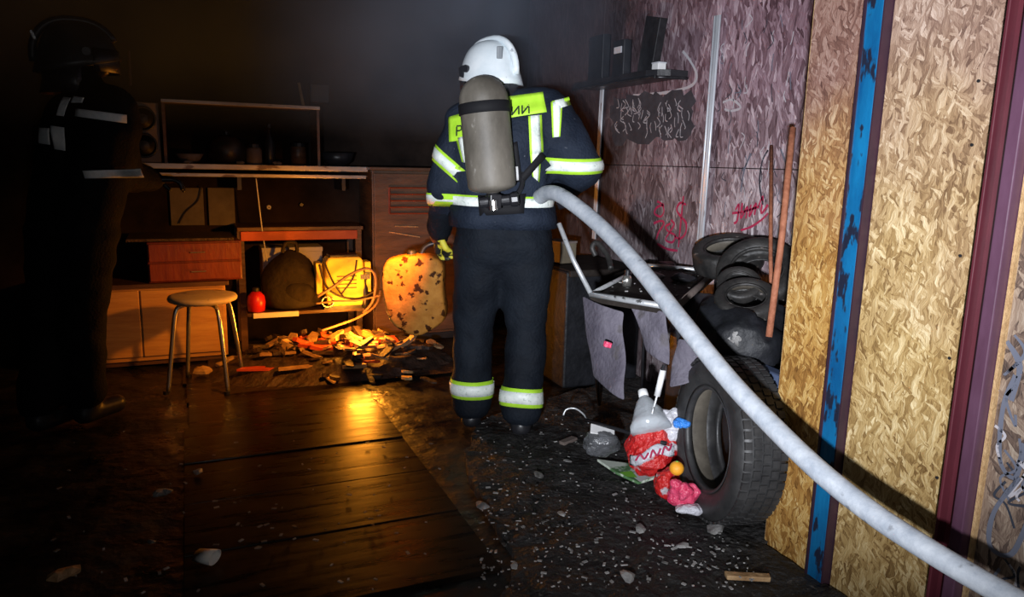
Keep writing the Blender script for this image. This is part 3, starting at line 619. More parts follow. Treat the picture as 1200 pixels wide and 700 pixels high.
def letter(ch, px, py, w_, h_, slope, parent):
    mb = MB()
    for (x0, y0), (x1, y1) in LET[ch]:
        gr = []
        ax, az = px+x0*w_, py+(1-y0)*h_+slope*x0*w_; bx_, bz = px+x1*w_, py+(1-y1)*h_+slope*x1*w_
        dl = math.hypot(bx_-ax, bz-az); nx, nz = -(bz-az)/dl*0.9, (bx_-ax)/dl*0.9
        for k in range(5):
            t = k/4; row = []
            for sg in (-1, 1):
                cx_, cz = P2(ax+(bx_-ax)*t+nx*sg, az+(bz-az)*t+nz*sg); h = bv.ray_cast(Vector((cx_, -2, cz)), Vector((0, 1, 0)))
                row.append(Vector((cx_, (h[0].y if h[0] is not None else -.1)-0.0105, cz)))
            gr.append(row)
        mb.sheet(gr, 0.0015)
    mb.build('lettering', 'letter', parent, rel=False)
letter('И', 600, 124, 8, 11, -0.12, pr); letter('И', 612, 122.5, 8, 11, -0.12, pr)
letter('Р', 534, 147, 7, 12, -0.1, pl); letter('О', 545, 146, 6, 12, -0.1, pl)
def taped(cs, name='reflective_strip'):
    fpatch(cs, name+'_edge', 'lime', off=0.006, th=0.002, nu=7, nv=3)
    tl, tr, br, bl = cs; ix = lambda a, b, t: (a[0]+(b[0]-a[0])*t, a[1]+(b[1]-a[1])*t)
    fpatch((ix(tl, tr, .17), ix(tl, tr, .83), ix(bl, br, .83), ix(bl, br, .17)), name, 'silver', off=0.0095, th=0.002, nu=7, nv=3)
taped(((619, 136), (635, 134), (637, 178), (621, 182))); taped(((621, 181), (635, 176), (632, 214), (624, 207)))
taped(((533, 162), (550, 158), (553, 192), (541, 190)))
taped(((646, 119), (660, 117), (657, 160), (648, 161))); taped(((647, 118), (668, 112), (671, 121), (650, 129)))
def rband(a, b, t0, wd, th0, th1, tilt=0.0, rmax=.3):
    e = band(bv, a, b, t0, wd, th0, th1, 0.005, 'reflective_band_edge', 'lime', ff, rmax=rmax, tilt=tilt)
    band(bv, a, b, t0, wd*0.62, th0, th1, 0.009, 'reflective_band', 'silver', ff, rmax=rmax, tilt=tilt)
rband(f1(674, 152), f1(672, 232), 0.5, 0.066, 0, 2*PI, tilt=.012, rmax=.18); rband(f1(536, 171), f1(507, 207), 0.5, 0.062, 0, 2*PI, rmax=.16)
rband(knL, anL, 0.80, 0.085, 0, 2*PI, rmax=.119); rband(knR, anR, 0.83, 0.085, 0, 2*PI, rmax=.119)
wc = f1(590, 236); band(bv, wc+Vector((0, 0, .2)), wc-Vector((0, 0, .2)), 0.5, 0.058, 0, 2*PI, 0.006, 'waist_band_edge', 'lime', ff, n=48, rmax=.6, inside=True); band(bv, wc+Vector((0, 0, .2)), wc-Vector((0, 0, .2)), 0.5, 0.042, 0, 2*PI, 0.010, 'waist_band', 'silver', ff, n=48, rmax=.6, inside=True)
hm, HM = helmet(ff, head+Vector((-0.005, -0.01, 0.03)), math.radians(48), math.radians(-6), 'helmet', 0.94)
# round decal and grey sticker on the shell
p = HM @ Vector((-0.07, -0.124, 0.045)); MB().box(p, (0.022, 0.012, 0.05), (HM.to_3x3() @ Matrix.Rotation(math.radians(-28), 3, 'Z') @ Matrix.Rotation(math.radians(15), 3, 'X'))).build('sticker', 'grey', hm, rel=False, bevel=0.003)
MB().ell(HM @ Vector((0, .085, -.03)), (.05, .04, .06)).build('face_mask', 'black', ff, rel=False, smooth=True)
for an, s_ in ((anL, -1), (anR, 1)):
    bt = MB(); capsule(bt, an+Vector((0, 0, -.02)), Vector((an.x, an.y+.01, .075)), .07, .06); capsule(bt, Vector((an.x, an.y-.03, .052)), Vector((an.x+.015*s_, an.y+.15, .045)), .05, .045)
    bo = blob_mesh(bt, .012, 3, name='boot', m='black', parent=ff)
    for v in bo.data.vertices: v.co.z = max(v.co.z, 0.024)
gl, tips = hand(ff, wrL+Vector((0, .01, -.005)), Vector((-.15, .45, -.75)), Vector((.9, .2, -.1)), 'glove_y', curl=1.1, s=1.2); gl['label'] = 'yellow and black glove gripping the canister'
gk = MB(); capsule(gk, wrL+(elL-wrL)*.12, wrL+(elL-wrL)*-.18, .05, .045); gk.build('glove_cuff', 'black', gl, rel=False, smooth=True)
hand(ff, wrR+Vector((-.02, .02, -.01)), Vector((-.5, .8, -.1)), Vector((0, 0, -1)), 'black', curl=.9)
fpatch(((560, 229), (616, 227), (614, 250), (562, 253)), 'harness_belt', 'strap', off=.016, th=.004, nu=3, nv=6)
# harness straps on the coat
for cs in (((586, 96), (594, 95), (600, 150), (592, 152)), ((634, 178), (640, 184), (612, 216), (606, 210)), ((600, 168), (606, 166), (612, 212), (605, 214))):
    fpatch(cs, 'harness_strap', 'strap', off=.013, th=.003, nu=8, nv=2)
fpatch(((599, 196), (607, 195), (608, 211), (601, 212)), 'harness_tag', 'white', off=.017, th=.002, nu=2, nv=2)

# ---- breathing apparatus on the back: a thing of its own
tp, bt_ = f1(565, 100, -.215), f1(576, 212, -.225)
W1 = Matrix.Translation(B1) @ rotz(-YAW)
bc = empty('air_cylinder', W1 @ Vector((bt_.x, bt_.y, bt_.z-.07)), -YAW, 'grey brown breathing air cylinder strapped upright on the firefighter\'s back', 'air cylinder')
ax = (tp-bt_); Lc = ax.length; zz = ax.normalized(); xx = Vector((1, 0, 0)); xx = (xx-zz*xx.dot(zz)).normalized(); q = Matrix((xx, zz.cross(xx), zz)).transposed().to_4x4()
TT = W1 @ Matrix.Translation(bt_) @ q
prof = [(0.02, -.055)]+[(0.100*math.sin(a), -.02-.03*math.cos(a)+.0) for a in [PI/2*i/6 for i in range(1, 7)]]+[(0.102, .02), (0.101, Lc-.06)]+[(0.101*math.cos(a), Lc-.06+.10*math.sin(a)) for a in [PI/2*i/7 for i in range(1, 7)]]+[(0.004, Lc+.041)]
MB().lathe(prof, 32, TT).build('cylinder', 'tank', bc, smooth=True)
MB().lathe([(0.103, Lc-.115), (0.1065, Lc-.113), (0.1065, Lc-.072), (0.103, Lc-.070)], 32, TT).build('strap', 'strap', bc, smooth=True)
MB().lathe([(0.024, -.12), (0.03, -.10), (0.03, -.06), (0.022, -.045)], 14, TT).build('valve_neck', 'blackm', bc, smooth=True)
v = MB(); v.cyl(TT @ Vector((-.06, 0, -.085)), TT @ Vector((.07, 0, -.085)), .022); v.box(TT @ Vector((.0, -.01, -.085)), (.05, .06, .06)); v.build('valve', 'black', bc, bevel=.004)
MB().lathe([(0.026, 0), (0.03, .006), (0.03, .03), (0.02, .036)], 10, TT @ Matrix.Translation((.07, 0, -.085)) @ Matrix.Rotation(PI/2, 4, 'Y')).build('valve_knob', 'black', bc)
v = MB(); v.cyl(TT @ Vector((0, -.05, -.08)), TT @ Vector((0, -.05, -.12)), .016); v.build('gauge', 'chrome', bc)
MB().box(TT @ Vector((0, .112, Lc*.4)), (.06, .02, Lc*.9), (W1 @ q).to_3x3()).build('back_plate', 'black', bc, bevel=.008)
MB().tube(spline([TT @ Vector(p) for p in ((.07, .02, -.09), (.125, .06, -.03), (.128, .10, .08), (.12, .135, .2))], 6), .011, 8).build('air_hose', 'black', bc, smooth=True)

# ---- second firefighter in the dark
B2 = at_z(72, 500); B2.z = 0
f2 = figspace(B2)
f2e = empty('person', B2, -YAW, 'firefighter in dark gear with glinting reflective tape, half lost in darkness by the cabinet', 'person')
b = MB(); hd2 = f2(92, 72, .05)
capsule(b, f2(90, 140), f2(128, 132), .12, .12); capsule(b, f2(92, 150), f2(72, 255), .145, .14); capsule(b, f2(122, 150), f2(98, 255), .15, .14)
capsule(b, f2(72, 270), f2(98, 270), .145, .145); capsule(b, f2(105, 108), hd2, .07, .065); b.ell(hd2, (.085, .1, .12))
s2L, e2L, w2L = f2(80, 140, -.02), f2(62, 215, -.05), f2(82, 300, .08)
s2R, e2R, w2R = f2(135, 142, .05), f2(142, 205, .1), f2(178, 210, .36)
capsule(b, s2L, e2L, .095, .08); capsule(b, e2L, w2L, .08, .055); capsule(b, s2R, e2R, .095, .085); capsule(b, e2R, w2R, .085, .06)
for hx, kx, axx, yy in ((70, 60, 55, -.05), (98, 95, 92, .06)):
    capsule(b, f2(hx, 290), f2(kx, 385, .06), .13, .105); capsule(b, f2(kx, 385, .06), Vector((f2(axx, 480).x, yy, .14)), .105, .09)
body2 = blob_mesh(b, 0.018, 7, .010, 7, 'body', 'turnout2', f2e); bv2 = bvh_of(body2)
def p2(px, py): v = f2(px, py, -.1); return (v.x, v.z)
for cs, m_ in ((((94, 128), (142, 134), (143, 144), (95, 137)), 'silver2'), (((104, 200), (160, 198), (160, 208), (106, 209)), 'silver2'), (((49, 150), (66, 151), (67, 170), (49, 168)), 'silver2'),
               (((67, 148), (83, 150), (84, 177), (72, 175)), 'silver2'), (((74, 114), (84, 115), (81, 137), (72, 136)), 'silver2'), (((86, 113), (100, 115), (100, 121), (86, 121)), 'silver2')):
    patch(bv2, [p2(*c) for c in cs], 4, 8, .007, .003, 'reflective_strip', m_, f2e)
h2, H2 = helmet(f2e, hd2+Vector((0, -.01, .03)), math.radians(-60), 0, 'helmet2', 1.0)
MB().box(H2 @ Vector((.03, -.150, .055)), (.075, .012, .035), H2.to_3x3() @ Matrix.Rotation(math.radians(20), 3, 'X')).build('helmet_stripe', 'silver2', h2, rel=False, bevel=.004)
MB().ell(H2 @ Vector((0, .085, -.03)), (.05, .04, .06)).build('face_mask', 'black', f2e, rel=False, smooth=True)
for axx, yy in ((55, -.05), (92, .06)):
    xx = f2(axx, 480).x; bt = MB(); capsule(bt, Vector((xx, yy, .14)), Vector((xx, yy, .07)), .065, .06); capsule(bt, Vector((xx, yy-.02, .05)), Vector((xx+.06, yy+.15, .045)), .05, .045)
    bo = blob_mesh(bt, .012, 3, name='boot', m='black', parent=f2e)
    for v in bo.data.vertices: v.co.z = max(v.co.z, 0.002)
g2, _ = hand(f2e, w2L, Vector((.25, .4, -.8)), Vector((.8, 0, -.2)), 'skin', name='glove', curl=.6); g2['label'] = 'brownish hand lit faintly by the glow'
hand(f2e, w2R, Vector((.9, .4, .0)), Vector((0, 0, -1)), 'black', curl=.8)

# ================================================================== HOSE
hp = [B1+HD*.36-R0*.02+Vector((0, 0, 1.06)), at_d(628, 232, 3.25), at_d(642, 226, 3.12), at_d(660, 231, 3.0), at_d(700, 262, 2.82), at_d(745, 309, 2.58), at_d(800, 378, 2.3), at_d(855, 446, 2.1), at_d(905, 499, 1.95), at_d(960, 552, 1.8), at_d(1020, 600, 1.68),
      at_d(1080, 640, 1.58), at_d(1140, 676, 1.5), at_d(1200, 709, 1.43), at_d(1270, 745, 1.36), at_d(1350, 790, 1.3)]
hs = spline(hp, 8); nh = len(hs)
MB().tube(hs, [0.034-0.011*(i/nh)**0.8 for i in range(nh)], 20).build('fire_hose', 'hose', smooth=True)
tag(bpy.data.objects['fire_hose'], 'pale grey fire hose sweeping from the firefighter\'s hip down to the right', 'hose')

# ================================================================== CANISTER
cc = at_d(488, 350, 3.72)
ca = empty('canister', cc-Vector((0, 0, .22)), -YAW, 'scorched plastic canister lit orange, held by its handle in the yellow glove', 'canister')
def cpx(px, py): p = at_d(px, py, 3.72)-cc; return (p.dot(R0), p.z+.22)
ol = [cpx(*p) for p in ((452, 306), (460, 299), (478, 297), (496, 295), (512, 297), (522, 304), (523, 318), (521, 335), (523, 350), (525, 366), (522, 376), (510, 384), (498, 392), (486, 395), (472, 388), (458, 378), (453, 360), (450, 340), (449, 320))]
rings = [(-.075, .88), (-.07, .96), (-.045, 1.0), (.045, 1.0), (.07, .96), (.075, .88)]; mx_ = sum(p[0] for p in ol)/len(ol); mz_ = sum(p[1] for p in ol)/len(ol)
c = MB(); vs = []; k = len(ol)
for y, e in rings: vs += [(mx_+(x-mx_)*e, y, mz_+(z-mz_)*e) for x, z in ol]
fs = [(i*k+j, i*k+(j+1) % k, (i+1)*k+(j+1) % k, (i+1)*k+j) for i in range(5) for j in range(k)]
for e in (0, 5):
    o0 = len(vs); vs.append((mx_, rings[e][0]*1.0, mz_)); vs += [(mx_+(x-mx_)*.5, rings[e][0]*1.02, mz_+(z-mz_)*.5) for x, z in ol]
    for j in range(k): fs += [(e*k+j, e*k+(j+1) % k, o0+1+(j+1) % k, o0+1+j), (o0, o0+1+j, o0+1+(j+1) % k)]
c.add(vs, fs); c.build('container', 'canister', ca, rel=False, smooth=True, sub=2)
MB().tube(spline([(*cpx(494, 298)[:1], 0, cpx(494, 298)[1]-.006), (cpx(500, 290)[0], 0, cpx(500, 288)[1]), (cpx(514, 288)[0], 0, cpx(514, 285)[1]), (cpx(521, 298)[0], 0, cpx(521, 303)[1]-.006)], 6), .013, 10).build('handle', 'black', ca, rel=False, smooth=True)
MB().lathe([(.024, 0), (.026, .01), (.022, .03), (.016, .034)], 14, Matrix.Translation((cpx(484, 297)[0], 0, cpx(484, 297)[1]-.012))).build('cap', 'black', ca, rel=False)

# ================================================================== STOOL
fc = [at_z(*p) for p in ((207, 465), (286, 450), (210, 440), (266, 434))]
sc_ = Vector((0.045, 4.24, 0)); zs = .50
st = empty('stool', sc_, math.radians(-18), 'round stool with pale worn seat and thin chrome tube legs', 'stool')
MB().lathe([(.001, zs-.03), (.15, zs-.03), (.172, zs-.02), (.176, zs-.008), (.17, zs+.003), (.15, zs+.008), (.001, zs+.008)], 36).build('seat', 'stoolseat', st, rel=False, smooth=True)
for a in (45, 135, 225, 315):
    an = math.radians(a); d = Vector((math.cos(an), math.sin(an), 0))
    MB().tube(spline([d*.05+Vector((0, 0, zs-.038)), d*.12+Vector((0, 0, zs-.04)), d*.152+Vector((0, 0, zs-.07)), d*.175+Vector((0, 0, zs-.2)), d*.215+Vector((0, 0, .012))], 6), .0115, 10).build('leg', 'chrome', st, rel=False, smooth=True)
for ch in [x for x in st.children if x.name.startswith('leg')]:
    e = ch.data.vertices[-1].co; MB().cyl((e.x, e.y, 0.0), (e.x, e.y, .02), .016).build('foot_cap', 'black', ch, rel=False)

# ================================================================== LEFT / BACK FURNITURE
cb = empty('cabinet', (-.29, 4.98, 0), 0, 'low varnished wooden cabinet behind the stool', 'cabinet')
MB().span((-.76, 4.77, .03), (.18, 5.25, .47)).build('carcass', 'wood', cb, bevel=.004)
MB().span((-.74, 4.752, .06), (-.292, 4.768, .455)).build('door', 'wood', cb, bevel=.004)
MB().span((-.284, 4.752, .06), (.168, 4.768, .455)).build('door', 'wood', cb, bevel=.004)
MB().span((-.78, 4.74, .47), (.2, 5.26, .495)).build('top', 'wood_dk', cb, bevel=.004)
MB().span((-.74, 4.79, 0), (.16, 5.2, .03)).build('plinth', 'wood_dk', cb)
bx = empty('drawer_box', (.02, 4.98, .495), math.radians(4), 'red brown lacquered drawer box on the low cabinet behind the stool', 'drawer box')
MB().span((-.27, -.2, 0), (.25, .22, .24)).build('carcass', 'redwood', bx, rel=False, bevel=.006)
for z0 in (.01, .125): MB().span((-.262, -.216, z0), (.242, -.202, z0+.105)).build('drawer', 'redwood', bx, rel=False, bevel=.004)
ch_ = [c for c in bx.children if c.name.startswith('drawer')]
for c_ in ch_:
    z = sum(v.co.z for v in c_.data.vertices)/8; MB().tube([(-.04, -.216, z), (-.04, -.23, z), (.04, -.23, z), (.04, -.216, z)], .004, 8).build('handle', 'chrome', c_, rel=False)
t = MB(); t.span((-.34, 4.74, .742), (.24, 5.15, .757)); rough_up(t, .006, 3); t.build('charred_board', 'char'); tag(bpy.data.objects['charred_board'], 'charred black board lying across the red drawer box', 'board')
# workbench with red edge
wb = empty('workbench', (.66, 5.08, 0), 0, 'workbench with a red front board under the long shelf', 'workbench')
MB().span((.27, 4.93, .775), (1.06, 5.28, .80)).build('top', 'wood_dk', wb, bevel=.003)
MB().span((.29, 4.925, .715), (1.02, 4.945, .774)).build('front_board', 'redboard', wb, bevel=.003)
for x in (.29, 1.03):
    for y in (4.96, 5.25): MB().span((x-.02, y-.02, 0), (x+.02, y+.02, .775)).build('leg', 'wood_dk', wb)
MB().span((.3, 4.72, .27), (1.02, 5.24, .29)).build('lower_shelf', 'wood_dk', wb)
MB().span((.33, 4.700, .262), (.60, 4.719, .294)).build('shelf_edging', 'white', wb, bevel=.002)
for x0, x1 in ((.42, .575), (.59, .80)):
    o = MB().span((x0, 5.0, .295), (x1, 5.2, .655)).build('storage_box', 'greyw', bevel=.006)
    MB().span((x0-.004, 4.995, .63), (x1+.004, 5.205, .66)).build('lid', 'greyw', o, bevel=.003)
    tag(o, 'pale grey lidded box under the workbench, ' + ('wider, behind the yellow carton' if x0 > .5 else 'narrower, nearer the hanging cable'), 'box', 'storage boxes under the workbench')
# black bag
b = MB(); c0 = Vector((.575, 4.83, .29))
vs = []; 
for i in range(9):
    t_ = i/8; r_ = (.185*(1-t_**2.6)**.62+.012); z = .38*t_
    for j in range(22):
        a = 2*PI*j/22; k_ = 1+.10*math.sin(3*a+i)+.06*noise.noise(Vector((math.cos(a)*2, math.sin(a)*2, t_*4)))
        vs.append(c0+Vector((r_*k_*math.cos(a), r_*.58*k_*math.sin(a), z)))
b.add(vs, [(i*22+j, i*22+(j+1) % 22, (i+1)*22+(j+1) % 22, (i+1)*22+j) for i in range(8) for j in range(22)]+[tuple(range(22))[::-1], tuple(8*22+j for j in range(22))])
bg = empty('rucksack', c0, 0, 'black slumped rucksack in front of the workbench', 'bag'); b.build('sack', 'bag', bg, smooth=True, sub=1)
MB().tube(spline([c0+Vector(p) for p in ((-.05, -.02, .36), (-.03, -.02, .42), (.03, -.02, .42), (.04, -.02, .36))], 6), .012, 8).build('carry_loop', 'bag', bg, smooth=True)
MB().ell(c0+Vector((.03, -.085, .11)), (.10, .03, .075)).build('front_pocket', 'bag', bg, smooth=True)
# red item
o = MB().lathe([(.03, 0), (.05, .008), (.055, .06), (.05, .10), (.028, .125), (.014, .13)], 18, Matrix.Translation((.355, 4.76, .292))).build('pot', 'red', smooth=True); 
MB().lathe([(.016, .128), (.02, .132), (.02, .15), (.012, .155)], 12, Matrix.Translation((.355, 4.76, .292))).build('knob', 'black', o)
tag(o, 'small shiny red pot left of the black rucksack', 'pot')
# yellow carton / sprayer with printed lines, and cables looped over it
yc = at_y(404, 330, 4.70)
yb = empty('power_unit', (yc.x, 4.78, .29), 0, 'bright yellow case with dark printed lines on the floor side of the workbench', 'case')
MB().prism([(-.105, .02), (.115, .02), (.13, .14), (.12, .31), (.10, .335), (-.095, .335), (-.115, .31), (-.125, .14)], .14, Matrix.Translation((0, -.08, 0))).build('case', 'yellow', yb, rel=False, bevel=.012)
for z in (.21, .185, .16, .135): MB().span((-.05, -.0825, z), (.075, -.0795, z+.006)).build('printed_line', 'dcable', yb, rel=False)
for x in (-.155, .155): MB().span((x-.02, -.06, .10), (x+.02, .05, .3)).build('side_grip', 'yellow', yb, rel=False, bevel=.008)
MB().span((-.09, -.07, .336), (.09, .05, .35)).build('lid_line', 'black', yb, rel=False, bevel=.004)
MB().span((-.13, -.07, 0), (.13, .06, .022)).build('foot', 'black', yb, rel=False)
def ypx(px, py, y): return at_y(px, py, y)
cb_l = [([(372, 348), (392, 335), (410, 322), (430, 315), (440, 325), (437, 352), (425, 368)], 4.62, .009, 'brown cable arching over the front of the yellow case', 'cable'),
        ([(374, 310), (382, 335), (398, 347), (420, 350), (438, 342)], 4.63, .007, 'dark cable sagging across the yellow case', 'dcable'),
        ([(378, 302), (390, 330), (404, 350)], 4.64, .006, 'thin dark cord crossing the left edge of the yellow case', 'dcable'),
        ([(370, 356), (395, 353), (420, 352), (446, 346)], 4.61, .007, 'pale straight flex running below the yellow case', 'cable'),
        ([(418, 305), (414, 325), (400, 345)], 4.62, .006, 'dark cord slanting down the right side of the yellow case', 'dcable'),
        ([(376, 388), (400, 380), (420, 372), (440, 358), (446, 340)], (4.42, 4.70), .008, 'copper coloured cable curving up from the glowing debris', 'cable')]
for pts, y, r_, lb, m_ in cb_l:
    o = MB().tube(spline([ypx(px, py, y if not isinstance(y, tuple) else y[0]+(y[1]-y[0])*i_/(len(pts)-1)) for i_, (px, py) in enumerate(pts)], 8), r_, 8).build('cable', m_, smooth=True); tag(o, lb, 'cable')
o = MB().tube([ypx(384+7*math.cos(a), 354+6*math.sin(a), 4.685) for a in [2*PI*i/16 for i in range(16)]], .006, 8, closed=True).build('ring', 'chrome', smooth=True); tag(o, 'small bright metal ring below the yellow case', 'ring')
o = MB(); o.lathe([(.02, 0), (.024, .01), (.022, .12), (.012, .15), (.012, .18), (.018, .182), (.018, .2)], 12, Matrix.Translation((1.02, 4.72, .29)) ); o = o.build('spray_bottle', 'black', smooth=True); MB().span((.99, 4.70, .48), (1.05, 4.74, .51)).build('nozzle', 'chrome', o); tag(o, 'dark spray bottle with a shiny nozzle right of the yellow case', 'bottle')
# long wall shelf with contents
ws = empty('wall_shelf', (.4, 5.1, 1.14), 0, 'long two tier wall shelf with pale metal edging above the workbench', 'shelf')
MB().span((-.6, 4.97, 1.165), (1.10, 5.29, 1.185)).build('board', 'wood_dk', ws); MB().span((-.6, 4.97, 1.12), (1.10, 5.29, 1.13)).build('board', 'wood_dk', ws)
MB().span((-.6, 4.95, 1.155), (1.10, 4.969, 1.188)).build('edging', 'alu', ws, bevel=.003); MB().span((-.5, 4.955, 1.11), (1.09, 4.969, 1.132)).build('edging', 'alu', ws, bevel=.003)
MB().span((-.12, 4.97, 1.545), (.80, 5.29, 1.56)).build('board', 'wood_dk', ws); MB().span((-.12, 4.955, 1.54), (.80, 4.969, 1.562)).build('edging', 'alu', ws, bevel=.003)
for x in (-.11, .79): MB().span((x-.008, 4.98, 1.186), (x+.008, 5.28, 1.545)).build('side_panel', 'wood_dk', ws)
for x in (-.4, .3, .95): MB().span((x-.012, 5.0, 1.03), (x+.012, 5.28, 1.11)).build('bracket', 'blackm', ws)
# speaker
sp = empty('loudspeaker', (-.24, 5.1, 1.188), math.radians(6), 'old loudspeaker box with two round cones at the shelf\'s left end', 'loudspeaker')
MB().span((-.085, -.11, 0), (.095, .14, .35)).build('box', 'speaker', sp, rel=False, bevel=.005)
for z in (.1, .255):
    MT = Matrix.Translation((.005, -.112, z)) @ Matrix.Rotation(PI/2, 4, 'X')
    o = MB().lathe([(.072, .003), (.074, .008), (.066, .010), (.06, .004)], 24, MT, closed=True).build('cone_rim', 'blackm', sp, rel=False, smooth=True); MB().lathe([(.062, .004), (.03, .0035), (.022, .006), (.001, .012)], 24, MT).build('cone', 'black', o, rel=False, smooth=True)
def lathe_thing(name, x, y, z, prof, m, label, cat, rot=None, group=None, capm=None):
    mt = Matrix.Translation((x, y, z)) @ (rot or Matrix.Identity(4)); o = MB().lathe(prof, 20, mt).build(name, m, smooth=True)
    if capm:
        zt = prof[-1][1]; rr_ = prof[-1][0]+.004; MB().lathe([(rr_, zt-.002), (rr_, zt+.02), (rr_*.8, zt+.024)], 14, mt).build('cap', capm, o)
    return tag(o, label, cat, group)
zsh = 1.186
lathe_thing('bowl', .02, 5.12, zsh, [(.03, 0), (.06, .02), (.085, .06), (.083, .06), (.055, .025), (.02, .01)], 'speaker', 'dull grey bowl on the shelf beside the loudspeaker', 'bowl')
lathe_thing('cooking_pot', .24, 5.12, zsh, [(.09, 0), (.115, .03), (.12, .10), (.10, .15), (.05, .18), (.01, .185)], 'black', 'big black domed pot in the middle of the shelf', 'pot', capm='blackm')
lathe_thing('jar', .40, 5.1, zsh, [(.045, 0), (.05, .01), (.05, .09), (.04, .11)], 'speaker', 'brown jar right of the black domed pot on the shelf', 'jar', capm='black')
lathe_thing('bottle', .50, 5.14, zsh, [(.035, 0), (.038, .01), (.038, .15), (.014, .2), (.013, .24)], 'black', 'tall dark bottle near the middle of the shelf', 'bottle', capm='black')
lathe_thing('tin', .68, 5.12, zsh, [(.05, 0), (.05, .12), (.046, .125)], 'wood_dk', 'brown tin below the hanging orange strip', 'tin', capm='blackm')
lathe_thing('basin', .93, 5.1, zsh, [(.05, 0), (.09, .03), (.11, .09), (.107, .09), (.085, .035), (.03, .012)], 'black', 'black basin at the right end of the shelf', 'basin')
for px, py, lb in ((281, 185, 'pale crumpled scrap on the shelf edge below the brown jar'), (325, 189, 'pale torn scrap on the shelf edge near its middle'), (220, 187, 'small pale scrap on the shelf near the loudspeaker')):
    p = at_y(px, py, 5.0); m_ = MB().ell((p.x, 5.0, zsh+.012), (.03, .02, .012), nu=8, nv=5); rough_up(m_, .008, 40, px); o = m_.build('paper_scrap', 'chip'); tag(o, lb, 'scrap')
# hanging orange strip and dark square on the wall above
a, b_ = at_y(350, 97, 5.27), at_y(356, 126, 5.27)
o = MB().tube([a, b_], .010, 8).build('wall_lamp', 'splint'); c_ = at_y(374, 110, 5.28); MB().box((c_.x, 5.27, c_.z), (.13, .05, .13)).build('shade', 'black', o, bevel=.01); tag(o, 'dark square wall lamp with an orange lit stem over the shelf', 'lamp')
o = MB().tube([at_y(151, 60, 5.28), at_y(153, 100, 5.28)], .009, 8).build('pipe', 'redwood'); tag(o, 'short reddish pipe on the dark wall above the loudspeaker', 'pipe')
# beige panels behind the bench
for px0, px1, lb in ((198, 240, 'smoke stained beige tile panel, the left of two behind the bench'), (243, 276, 'smoke stained beige tile panel, the right of two behind the bench')):
    a, b_ = at_y(px0, 220, 5.28), at_y(px1, 264, 5.28); o = MB().span((a.x, 5.27, b_.z), (b_.x, 5.295, a.z)).build('wall_panel', 'beige', bevel=.003); tag(o, lb, 'panel', 'beige panels under the shelf')
o = MB().tube(spline([at_y(px, py, 4.93) for px, py in ((300, 209), (303, 235), (308, 275), (313, 305), (316, 326))], 6), .004, 6).build('hanging_cable', 'white', smooth=True); tag(o, 'thin pale cable hanging from the long shelf', 'cable')
o = MB().tube(spline([at_y(px, py, 5.25) for px, py in ((236, 218), (232, 235), (218, 248), (210, 262))], 6), .004, 6).build('hanging_cable', 'dcable', smooth=True); tag(o, 'dark cable slanting across the beige tile panels', 'cable')
for px, py, lb in ((315, 243, 'tiny white round socket on the wall under the shelf'), (353, 240, 'small dark round dial on the wall under the shelf')):
    p = at_y(px, py, 5.29); o = MB().lathe([(.016, 0), (.016, .02), (.012, .026)], 12, Matrix.Translation((p.x, 5.30, p.z)) @ Matrix.Rotation(PI/2, 4, 'X')).build('socket', 'white' if px < 320 else 'black'); MB().lathe([(.006, .026), (.006, .028)], 8, Matrix.Translation((p.x, 5.30, p.z)) @ Matrix.Rotation(PI/2, 4, 'X')).build('hole', 'black', o); tag(o, lb, 'socket')
# tall cabinet behind the canister
tcab = empty('cupboard', (1.42, 5.08, 0), 0, 'tall brown cupboard with a vent grille behind the canister', 'cupboard')
MB().span((1.11, 4.88, .05), (1.78, 5.27, 1.17)).build('carcass', 'wood_dk', tcab, bevel=.004)
MB().span((1.12, 4.862, .07), (1.77, 4.879, 1.15)).build('door', 'wood_dk', tcab, bevel=.004)
dr = [c for c in tcab.children if c.name.startswith('door')][0]
a, b_ = at_y(456, 220, 4.86), at_y(506, 250, 4.86)
for i in range(5): z = b_.z+(a.z-b_.z)*i/4; MB().tube([(a.x, 4.856, z), (b_.x, 4.856, z)], .006, 6).build('vent_slat', 'redwood', dr)
for x in (a.x, b_.x): MB().tube([(x, 4.856, a.z), (x, 4.856, b_.z)], .007, 6).build('vent_frame', 'redwood', dr)
for px0, py0, px1, py1 in ((463, 265, 490, 266), (456, 272, 492, 278)): MB().tube([at_y(px0, py0, 4.859), at_y(px1, py1, 4.859)], .004, 6).build('scratch', 'splint', dr)
MB().cyl((1.70, 4.862, .75), (1.70, 4.84, .75), .014).build('knob', 'chrome', dr)
MB().span((1.13, 4.9, 0), (1.76, 5.25, .05)).build('plinth', 'black', tcab)
MB().span((1.09, 4.85, 1.17), (1.80, 5.27, 1.19)).build('top', 'wood_dk', tcab, bevel=.003)

# ================================================================== GLOWING DEBRIS
rr = random.Random(21)
heap = MB(); n = 26; c0 = Vector((.78, 4.42, 0))
gr = []
for i in range(n+1):
    row = []
    for j in range(n+1):
        u, v_ = i/n*2-1, j/n*2-1; x = c0.x+u*.72; y = c0.y+v_*.38
        h = max(0, 1-(u*u+v_*v_))**.7*.13; p = Vector((x, y, 0)); row.append(Vector((x, y, .004+h*(1+.5*noise.noise(p*9))+.03*max(0, noise.noise(p*17))*(h > .01))))
    gr.append(row)
heap.add([q for r_ in gr for q in r_], [(i*(n+1)+j, (i+1)*(n+1)+j, (i+1)*(n+1)+j+1, i*(n+1)+j+1) for i in range(n) for j in range(n)])
o = heap.build('debris', 'char', smooth=False); tag(o, 'low heap of burnt rubbish glowing orange beside the canister', 'debris', kind='stuff')
def heap_z(x, y):
    u, v_ = (x-c0.x)/.72, (y-c0.y)/.38; return .01+max(0, 1-(u*u+v_*v_))**.7*.13
